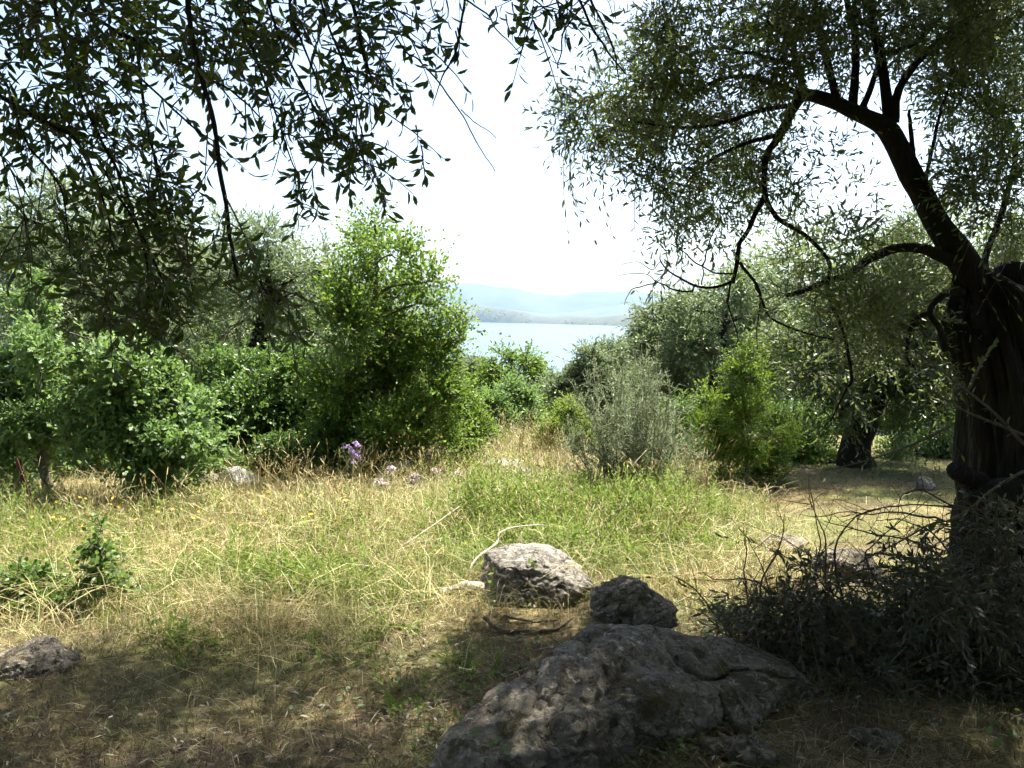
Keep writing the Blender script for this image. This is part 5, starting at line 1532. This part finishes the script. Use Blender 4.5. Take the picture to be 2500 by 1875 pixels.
def make_grass():
    rng = rng_of(601)
    # short mown stubble everywhere
    x, y = scatter(rng, 66000, 1.7, 13.5, 1.3)
    x2, y2 = scatter(rng, 20000, 4.6, 12.5, 1.1, 1780, 2560)
    x, y = np.concatenate([x, x2]), np.concatenate([y, y2])
    gm = green_mask(x, y)
    cm = clear_mask(x, y)
    isg = rng.random(len(x)) < 0.22 + 0.5 * gm + 0.25 * cm
    h = rng.uniform(0.02, 0.075, len(x)) * (1 - 0.35 * cm)
    w = rng.uniform(0.0018, 0.0042, len(x)) * (0.7 + y * 0.09)
    V, ps = blades(rng, x[isg], y[isg], h[isg] * 1.15, w[isg], 0.5, 0.7)
    parts_g = [(V, ps)]
    V, ps = blades(rng, x[~isg], y[~isg], h[~isg], w[~isg], 0.9, 0.5)
    parts_l = [(V, ps)]
    x, y = scatter(rng, 36000, 1.7, 7, 2.0)
    V, ps = straws(rng, x, y, rng.uniform(0.025, 0.12, len(x)), rng.uniform(0.0014, 0.0034, len(x)), rng.uniform(0.003, 0.03, len(x)), 0.3)
    parts_l.append((V, ps))
    V, ps = merge(parts_l)
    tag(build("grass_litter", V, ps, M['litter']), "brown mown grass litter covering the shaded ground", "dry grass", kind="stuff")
    # meadow
    x, y = scatter(rng, 130000, 3.4, 15.5, 1.1)
    nt_ = len(x) // 14                                                    # most blades grow in tufts
    own = rng.integers(0, nt_, len(x))
    tuf = rng.random(len(x)) < 0.62
    x = np.where(tuf, x[own] + rng.normal(0, .028, len(x)), x)
    y = np.where(tuf, y[own] + rng.normal(0, .028, len(x)), y)
    mm = meadow_mask(x, y)
    k = rng.random(len(x)) < mm * 0.95
    x, y, mm = x[k], y[k], mm[k]
    gm = green_mask(x, y)
    isg = rng.random(len(x)) < 0.38 + 0.60 * gm
    h = (0.07 + 0.24 * rng.random(len(x)) ** 1.6) * (0.45 + 0.55 * mm) * np.where(y > 6, 1.2, 1.0)
    w = rng.uniform(0.0016, 0.004, len(x)) * (0.75 + y * 0.08)
    V, ps = blades(rng, x[isg], y[isg], h[isg] * 1.0, w[isg], 0.35, 0.8)
    parts_g.append((V, ps))
    V, ps = merge(parts_g)
    tag(build("grass", V, ps, M['grass']), "fresh green grass blades among the dry straw", "grass", kind="stuff")
    V, ps = blades(rng, x[~isg], y[~isg], h[~isg], w[~isg], 0.6, 0.9)
    parts_s = [(V, ps)]
    x, y = scatter(rng, 42000, 3.2, 13, 1.3)
    k = rng.random(len(x)) < meadow_mask(x, y) * (1 - 0.6 * green_mask(x, y)) + 0.03
    x, y = x[k], y[k]
    n = len(x)
    V, ps = straws(rng, x, y, 0.07 + 0.33 * rng.random(n) ** 1.7, rng.uniform(0.0014, 0.0032, n), 0.005 + 0.2 * rng.random(n) ** 1.8, 0.32)
    parts_s.append((V, ps))
    V, ps = merge(parts_s)
    tag(build("dry_grass", V, ps, M['straw']), "pale flattened dry grass and straw on the sunlit meadow", "dry grass", kind="stuff")
    # standing seed stalks, thickest along the foot of the bushes and over the rise
    lines = [((0, 1255), (560, 1225), 60, .42), ((560, 1215), (840, 1210), 70, .5), ((860, 1200), (1150, 1120), 230, .45), ((1100, 1110), (1340, 1105), 230, .5), ((1600, 1240), (1720, 1240), 60, .5), ((1660, 1215), (1760, 1200), 50, .6),
             ((200, 1300), (1000, 1260), 160, .42), ((1000, 1200), (1340, 1180), 200, .35), ((1440, 1380), (1720, 1320), 90, .3), ((1080, 1330), (1700, 1310), 150, .36), ((1130, 1265), (1680, 1250), 170, .42), ((60, 1330), (900, 1300), 110, .34), ((1330, 1150), (1480, 1210), 110, .5)]
    st, hd = [], []
    for a, b_, n, hh in lines:
        for _ in range(n):
            u = rng.random()
            g = G(a[0] + (b_[0] - a[0]) * u + rng.normal(0, 12), a[1] + (b_[1] - a[1]) * u + rng.normal(0, 10))
            L = hh * rng.uniform(0.5, 1.25)
            az = rng.uniform(0, 6.28)
            ln = abs(rng.normal(0, .22))
            dv = np.array([math.cos(az) * math.sin(ln), math.sin(az) * math.sin(ln), math.cos(ln)])
            hv = np.array([math.cos(az), math.sin(az), -.3])
            pth = catmull([g, g + dv * L * .55, g + dv * L * .9 + hv * L * rng.uniform(.02, .22)], 6)
            st.append(pth)
            hd.append(np.array([pth[-2] * .3 + pth[-1] * .7, pth[-1], pth[-1] + nrm(pth[-1] - pth[-2]) * rng.uniform(.03, .07)]))
    st, hd = np.array(st), np.array(hd)
    yy = st[:, 0, 1][:, None]
    p1 = tubes(st[:, [0, 2, 4, 5]], np.linspace(0.0016, 0.0008, 4)[None] * (0.6 + 0.08 * yy), 3)
    p2 = tubes(hd, np.array([[0.001, 0.0042, 0.0008]]) * (0.6 + 0.07 * yy), 4)
    l = twig_leaves(rng, hd, 7, 0.016, 0.004, 30, upn=0)
    p3 = leaf_mesh('diamond', *l)
    V, ps = merge([p1, p2, p3])
    tag(build("seed_grass", V, ps, M['straw']), "tall dry grass stalks with drooping seed heads along the bushes", "dry grass", kind="stuff")
make_grass()

def ground_cover():
    rng = rng_of(651)
    spots = [(1220, 1330, .30, 70, .22), (1280, 1295, .30, 80, .34), (1390, 1265, .32, 110, .46), (1480, 1310, .28, 70, .26), (1560, 1330, .25, 60, .22), (1640, 1290, .35, 90, .40), (1180, 1300, .22, 46, .24), (1440, 1240, .3, 80, .46), (1330, 1340, .2, 50, .2), (1530, 1265, .26, 70, .42), (1700, 1340, .30, 70, .22), (1420, 1360, .35, 90, .24), (1330, 1350, .25, 60, .22),
             (1150, 1350, .25, 50, .18), (1200, 1250, .4, 80, .25), (1080, 1290, .35, 60, .2), (700, 1440, .25, 80, .17), (790, 1435, .28, 90, .19), (870, 1430, .28, 80, .19), (620, 1450, .2, 50, .13), (930, 1450, .2, 40, .12), (640, 1410, .2, 36, .12), (1010, 1470, .15, 26, .10), (420, 1270, .35, 60, .24),
             (60, 1330, .4, 70, .26), (10, 1270, .4, 70, .3), (1500, 1240, .35, 80, .3), (1400, 1215, .35, 80, .3), (1560, 1270, .3, 70, .28), (1730, 1260, .35, 80, .28), (1660, 1380, .25, 50, .15), (1500, 1390, .25, 45, .15), (1040, 1180, .4, 60, .3), (330, 1340, .25, 34, .16),
             (200, 1320, .25, 34, .16), (1185, 1400, .14, 40, .16), (460, 1420, .16, 30, .13), (1090, 1400, .2, 40, .14), (280, 1400, .2, 30, .13), (960, 1550, .12, 14, .06), (1130, 1650, .14, 16, .05), (820, 1600, .14, 12, .05), (1010, 1720, .15, 14, .05), (430, 1560, .12, 22, .09), (470, 1600, .15, 20, .07)]
    for _ in range(90):
        spots.append((rng.uniform(0, 1150), 1235 + 215 * rng.random() ** 1.2, rng.uniform(.10, .24), int(rng.uniform(8, 20)), rng.uniform(.07, .19)))
    for _ in range(26):
        spots.append((rng.uniform(1150, 1720), rng.uniform(1200, 1300), rng.uniform(.15, .3), int(rng.uniform(20, 40)), rng.uniform(.25, .45)))
    BX, OF, HH = [], [], []
    for px, py, rad, n, h in spots:
        g = G(px, py)
        n = int(n * 1.5)
        v = in_ball(rng, n)[:, :2] * rad * 1.1
        h = h * (0.55 + 0.75 * np.clip(0.5 + fbm(xy3(g[0] + v[:, 0], g[1] + v[:, 1], 3.2), 2, 29), 0, 1))
        BX.append(g[None, :2] + v)
        HH.append(h * rng.uniform(.45, 1.1, n))
        OF.append(np.concatenate([v * 0.3, np.zeros((n, 1))], 1) + rng.normal(0, .05, (n, 3)))
    BX, OF, HH = np.concatenate(BX), np.concatenate(OF), np.concatenate(HH)
    B = np.concatenate([BX, gz(BX[:, 0], BX[:, 1])[:, None]], 1)
    up = np.array([0, 0, 1.0])
    mid_ = B + up * (HH * .6)[:, None] + OF * .4
    end_ = B + up * (HH * .9)[:, None] + OF
    S = np.stack([B, B * .45 + mid_ * .55, mid_, mid_ * .5 + end_ * .5 + up * (HH * .03)[:, None], end_], 1)
    S3 = S[::3][:, [0, 2, 4]]
    p1 = tubes(S3, np.linspace(0.0018, 0.0008, 3)[None] * np.ones((len(S3), 1)), 3)
    V, ps = merge([p1])
    l = twig_leaves(rng, S, 12, 0.033, 0.013, 60, upn=0.6, pairs=False)
    V2, ps2 = leaf_mesh('diamond', *l)
    V, ps = merge([(V, ps), (V2, ps2)])
    tag(build("ground_cover", V, ps, M['herb']), "low fresh green herbs spreading through the meadow", "herbs", kind="stuff")
    # small flat leaves in the mown foreground
    x, y = scatter(rng, 2600, 2.0, 5.5, 1.2, 0, 1900)
    k = fbm(xy3(x, y, 1.5), 3, 5) > -0.05
    x, y = x[k], y[k]
    n = len(x)
    pos = np.stack([x, y, gz(x, y) + rng.uniform(0.005, 0.04, n)], -1)
    az = rng.uniform(0, 6.28, n)
    dv = np.stack([np.cos(az), np.sin(az), rng.normal(.1, .2, n)], -1)
    V, ps = leaf_mesh('oval', pos, dv, rng.normal(0, .3, (n, 3)) + np.array([0, 0, 1]), rng.uniform(.012, .036, n), rng.uniform(.008, .024, n))
    tag(build("ground_leaves", V, ps, M['bramble']), "small flat green leaves creeping through the mown litter", "herbs", kind="stuff")
ground_cover()

# ================================================================== BRAMBLE, THISTLES, FLOWERS, IVY
d = 4.55
c = px_clumps([(30, 1450, 65), (90, 1420, 55), (110, 1490, 65), (180, 1470, 55), (20, 1520, 65), (240, 1400, 32, .8), (245, 1340, 28, .7), (250, 1290, 20, .5), (235, 1480, 55), (200, 1540, 50), (250, 1540, 40), (290, 1450, 30, .6), (60, 1575, 40), (140, 1585, 40), (190, 1590, 36)], d, rng_of(20), dj=0.2)
tree("bramble", "leafy green bramble patch with one upright shoot at the left edge", gpt(190, d), [gpt(190, d), P(200, 1520, d), P(225, 1440, d), P(240, 1340, d)], c,
     'oval', 'bramble', 1600, 7, 0.036, 0.024, 0.12, 701, bark='twig', trunk_r=(0.006, 0.003), droop=0.2, up=0.3, limb_r=0.004, spread=65, cat="shrub", pairs=False, twig_show=1.0, branchlets=3, n_single=60)

def flower_head(rng, c, r, n=26):
    """a brush of florets"""
    dv = nrm(rng.normal(size=(n, 3)) * np.array([1, 1, .5]) + np.array([0, 0, 1.0]))
    Pt = c[None, None] + dv[:, None, :] * (np.linspace(0.1, 1, 3)[None, :, None] * r)
    return tubes(Pt, np.array([[.10, .13, .05]]) * r * np.ones((n, 1)), 3)

def thistle(px, py, h, label, seed, mat, heads=9, group=None, tree_like=False):
    rng = rng_of(seed)
    g = G(px, py)
    r = root("thistle", g, label, "thistle", group)
    st = []
    tips = []
    for k in range(heads):
        t = g + np.array([rng.normal(0, h * .17), rng.normal(0, h * .15), h * rng.uniform(.62, 1.0)])
        m_ = g + np.array([0, 0, h * rng.uniform(.3, .55)]) + (t - g) * np.array([.25, .25, 0])
        st.append(catmull([g + np.array([0, 0, -.02]), m_, t], 7))
        tips.append(t)
    st = np.array(st)
    V, ps = tubes(st, np.linspace(.006, .0025, 7)[None] * np.ones((heads, 1)), 5)
    build("stem", V, ps, M['spinystem'], r)
    for t in tips:
        V, ps = flower_head(rng, t, 0.036 * rng.uniform(.8, 1.3))
        o = build("flower_head", V, ps, M[mat], r)
        rk = ico(2)
        build("bulb", rk[0] * np.array([.012, .012, .014]) + t, [rk[1]], M['spinystem'], o, smooth=True)
    lv = twig_leaves(rng, st, 10, 0.06, 0.016, 55, upn=.2, pairs=False)
    add_leaves(r, 'lance', M['spiny'], lv, 0, "foliage")
thistle(860, 1200, 0.46, "tall thistle with violet flower heads against the dark foot of the young tree", 711, 'purple', 13)
for i, (px, py, h) in enumerate([(960, 1195, .2), (990, 1180, .22), (1030, 1160, .24), (1065, 1150, .22), (1100, 1140, .2), (1010, 1205, .16), (1120, 1190, .14), (930, 1215, .16), (1060, 1185, .14)]):
    thistle(px, py, h, "faded mauve thistle in the grass bank right of the young tree", 720 + i, 'pink', 6, "faded thistles on the grass bank")

def dry_stalks(px, py, h, label, seed, n=16, w=0.22):
    rng = rng_of(seed)
    g = G(px, py)
    r = root("dry_stalks", g, label, "dry weed")
    for k in range(n):
        b = g + np.array([rng.uniform(-w, w), rng.uniform(-.15, .15), -.02])
        t = b + np.array([rng.normal(0, .12), rng.normal(0, .1), h * rng.uniform(.55, 1.0)])
        pth = catmull([b, (b + t) / 2 + rng.normal(0, .03, 3), t], 8)
        parts = [tubes(pth[None], np.linspace(.0032, .0018, 8)[None], 5)]
        sd = []
        for _ in range(5):
            j = rng.integers(3, 8)
            e = pth[j] + np.array([rng.normal(0, .05), rng.normal(0, .05), rng.uniform(.02, .09)])
            sd.append(catmull([pth[j], (pth[j] + e) / 2 + rng.normal(0, .006, 3), e], 4))
        sd = np.array(sd)
        parts.append(tubes(sd, np.linspace(.0016, .0012, 4)[None] * np.ones((5, 1)), 4))
        hd = np.array([[s[-1], s[-1] + np.array([0, 0, .009]), s[-1] + np.array([0, 0, .02])] for s in sd])
        parts.append(tubes(hd, np.array([[.002, .0075, .003]]) * np.ones((5, 1)), 6))
        V, ps = merge(parts)
        build("stalk", V, ps, M['straw'], r)
dry_stalks(700, 1205, .42, "clump of tall dry seed stalks before the dark bush", 741)
dry_stalks(770, 1205, .22, "low dry stalks left of the violet thistle", 742, 10, .15)
dry_stalks(1700, 1235, .40, "dry oat stalks between the spiny shrub and the yellow green shrub", 743, 12, .2)
dry_stalks(1885, 1250, .20, "bent pale oat heads leaning over the edge of the mown clearing", 744, 6, .12)

def flowers():
    rng = rng_of(761)
    petals, faces = [], []
    for k in range(9):
        a = k / 9 * 2 * math.pi
        i = len(petals)
        ca, sa = math.cos(a), math.sin(a)
        for rr, ww, zz in ((.15, .12, 0), (.7, .28, .12), (1, .0, .1)):
            if ww:
                petals += [(ca * rr - sa * ww, sa * rr + ca * ww, zz), (ca * rr + sa * ww, sa * rr - ca * ww, zz)]
            else:
                petals.append((ca * rr, sa * rr, zz))
        faces += [(i, i + 1, i + 3, i + 2), (i + 2, i + 3, i + 4)]
    mp = {}
    for nme in ('yellow', 'orange'):
        me = bpy.data.meshes.new("petals")
        me.from_pydata(petals, [], faces)
        me.materials.append(M[nme])
        mp[nme] = me
    V, ps = tubes(np.array([[[0, 0, -9.0], [.3, .1, -5.0], [0, 0, 0]]]), np.array([[.14, .13, .12]]), 4)
    sm = bpy.data.meshes.new("stem")
    sm.from_pydata([tuple(v) for v in V], [], [list(map(int, f)) for p in ps for f in p])
    sm.materials.append(M['herb'])
    for k in range(64):
        nme = 'yellow' if rng.random() < .55 else 'orange'
        px, py = (rng.uniform(80, 620), rng.uniform(1240, 1345)) if k < 46 else (rng.uniform(620, 950), rng.uniform(1240, 1340))
        g = G(px, py)
        s = rng.uniform(.010, .018)
        r = root("%s_flower" % nme, g + np.array([0, 0, .15 * rng.uniform(.8, 1.3)]), "tiny %s wildflower in the dry meadow grass" % nme, "flower", "%s wildflowers in the meadow" % nme)
        r.rotation_euler = (rng.normal(-.3, .3), rng.normal(0, .3), rng.uniform(0, 6))
        r.scale = (s, s, s)
        for n_, me in (("petals", mp[nme]), ("stem", sm)):
            o = bpy.data.objects.new(n_, me)
            COL.objects.link(o)
            o.parent = r
flowers()

# ivy and small sprigs creeping on the large boulder
bpy.context.view_layer.update()
_dg = bpy.context.evaluated_depsgraph_get()
def hit(px, py):
    rr = ray(px, py)
    ok, loc, nn, *_ = scene.ray_cast(_dg, Vector((0, 0, EYE)) + Vector(rr) * 1.9, Vector(rr).normalized(), distance=20)
    return (np.array(loc), np.array(nn)) if ok else (G(px, py), np.array([0, 0, 1.0]))
def ivy(label, spots, seed, L=0.03, mat='bramble', group=None):
    rng = rng_of(seed)
    pts = [hit(*s) for s in spots]
    r = root("ivy_sprig", pts[0][0], label, "ivy", group)
    if len(pts) > 1:
        path = catmull([p[0] + p[1] * .006 for p in pts], 6 * len(pts))
        V, ps = tubes(path[None], np.full((1, len(path)), .0016), 4)
        build("stem", V, ps, M['twig'], r)
    pos, dv, nn, LL, WW = [], [], [], [], []
    for p, n in pts:
        for _ in range(5):
            a = rng.normal(size=3)
            pos.append(p + n * rng.uniform(.006, .02) + rng.normal(0, .012, 3))
            dv.append(nrm(a - n * np.dot(a, n) * .6))
            nn.append(n + rng.normal(0, .4, 3) + np.array([0, 0, .3]))
            LL.append(L * rng.uniform(.7, 1.3))
            WW.append(L * rng.uniform(.55, .9))
    arr = tuple(np.array(v) for v in (pos, dv, nn, LL, WW))
    T, polys = LEAF['oval']
    add_all_leaves(r, arr, mat)
def add_all_leaves(r, arr, mat):
    pos, dv, nn, LL, WW = arr
    me = bpy.data.meshes.new("leaf")
    T, polys = LEAF['oval']
    me.from_pydata([tuple(v) for v in T], [], [list(map(int, f)) for p in polys for f in p])
    me.materials.append(M[mat])
    o0 = WORLD[r.name]
    dn = nrm(dv)
    s = nrm(np.cross(nn, dn))
    u = np.cross(dn, s)
    for i in range(len(pos)):
        o = bpy.data.objects.new("leaf", me)
        a, b, c_, p = dn[i] * LL[i], s[i] * WW[i], u[i] * LL[i], pos[i] - o0
        COL.objects.link(o)
        o.parent = r
        o.matrix_basis = Matrix(((a[0], b[0], c_[0], p[0]), (a[1], b[1], c_[1], p[1]), (a[2], b[2], c_[2], p[2]), (0, 0, 0, 1)))
def boulder_litter():
    rng = rng_of(790)
    A, L_, S_ = [], [], []
    for _ in range(420):
        px, py = rng.uniform(1080, 1900), rng.uniform(1500, 1860)
        p, n = hit(px, py)
        if p[2] < gz(p[0], p[1]) + 0.03 or n[2] < 0.25:
            continue
        a = rng.normal(size=3)
        t = nrm(a - n * np.dot(a, n))
        if rng.random() < .6:
            ln = rng.uniform(.02, .12)
            S_.append(np.array([p + n * .004 - t * ln * .5, p + n * .009, p + n * .006 + t * ln * .5]))
        else:
            L_.append((p + n * .006, t, n + rng.normal(0, .3, 3), rng.uniform(.02, .045), rng.uniform(.006, .011)))
    S_ = np.array(S_)
    p1 = tubes(S_, np.full((len(S_), 3), .0011), 3)
    x, y = scatter(rng, 2600, 1.8, 5.0, 1.6, -100, 2600)
    n = len(x)
    az = rng.uniform(0, 6.28, n)
    pos = np.concatenate([np.stack([x, y, gz(x, y) + rng.uniform(.004, .035, n)], -1), np.array([q[0] for q in L_])])
    dv = np.concatenate([np.stack([np.cos(az), np.sin(az), rng.normal(0, .2, n)], -1), np.array([q[1] for q in L_])])
    nn = np.concatenate([rng.normal(0, .4, (n, 3)) + np.array([0, 0, 1]), np.array([q[2] for q in L_])])
    LL = np.concatenate([rng.uniform(.025, .05, n), np.array([q[3] for q in L_])])
    WW = np.concatenate([rng.uniform(.006, .012, n), np.array([q[4] for q in L_])])
    V, ps = merge([p1, leaf_mesh('lance', pos, dv, nn, LL, WW)])
    tag(build("fallen_leaves", V, ps, M['dead_leaf']), "fallen dry olive leaves and straw bits on the shaded ground and boulder", "leaf litter", kind="stuff")
boulder_litter()
ivy("ivy running up the left edge of the large boulder", [(1120, 1760), (1160, 1730), (1200, 1700), (1230, 1660), (1265, 1625), (1290, 1590), (1310, 1570)], 801, .026)
ivy("pair of broad ivy leaves low on the front of the large boulder", [(1160, 1812), (1200, 1820), (1225, 1830)], 802, .034)
ivy("ivy leaves at the lower left foot of the large boulder", [(1035, 1825), (1050, 1840), (1010, 1860)], 803, .026)
ivy("dark green ivy filling the hollow right of the large boulder", [(1700, 1640), (1720, 1665), (1740, 1690), (1715, 1710), (1690, 1735), (1675, 1770)], 804, .028)
ivy("green sprig of leaves in the lower middle beneath the large boulder", [(1640, 1790), (1620, 1810), (1655, 1835), (1680, 1850), (1630, 1860)], 805, .026)
ivy("creeper climbing the left side of the sunlit rock", [(1190, 1455), (1200, 1430), (1205, 1405), (1210, 1385)], 806, .026, 'herb')
ivy("single small sprig growing on top of the sunlit rock", [(1300, 1372), (1305, 1380)], 807, .022, 'herb')
ivy("leaves in the dark lower right corner", [(2440, 1780), (2470, 1800), (2420, 1820), (2480, 1760)], 808, .036)

# ================================================================== AIR
def haze():
    x0, x1, y0, y1, z0, z1 = -15600, 15600, -600, 15600, -80, 700
    V = np.array([[x, y, z] for z in (z0, z1) for y in (y0, y1) for x in (x0, x1)], float)
    f = np.array([[0, 2, 3, 1], [4, 5, 7, 6], [0, 1, 5, 4], [2, 6, 7, 3], [0, 4, 6, 2], [1, 3, 7, 5]])
    m, nt, out = new_mat("sea_haze")
    v = N(nt, "VolumePrincipled")
    v.inputs["Color"].default_value = (0.50, 0.76, 1.0, 1)
    v.inputs["Density"].default_value = HAZE_D
    v.inputs["Anisotropy"].default_value = 0.0
    nt.links.new(v.outputs[0], out.inputs["Volume"])
    o = build("haze", V, f, m)
    tag(o, "pale sea haze filling the air", "haze", kind="stuff")
HAZE_D = 0.000025
haze()
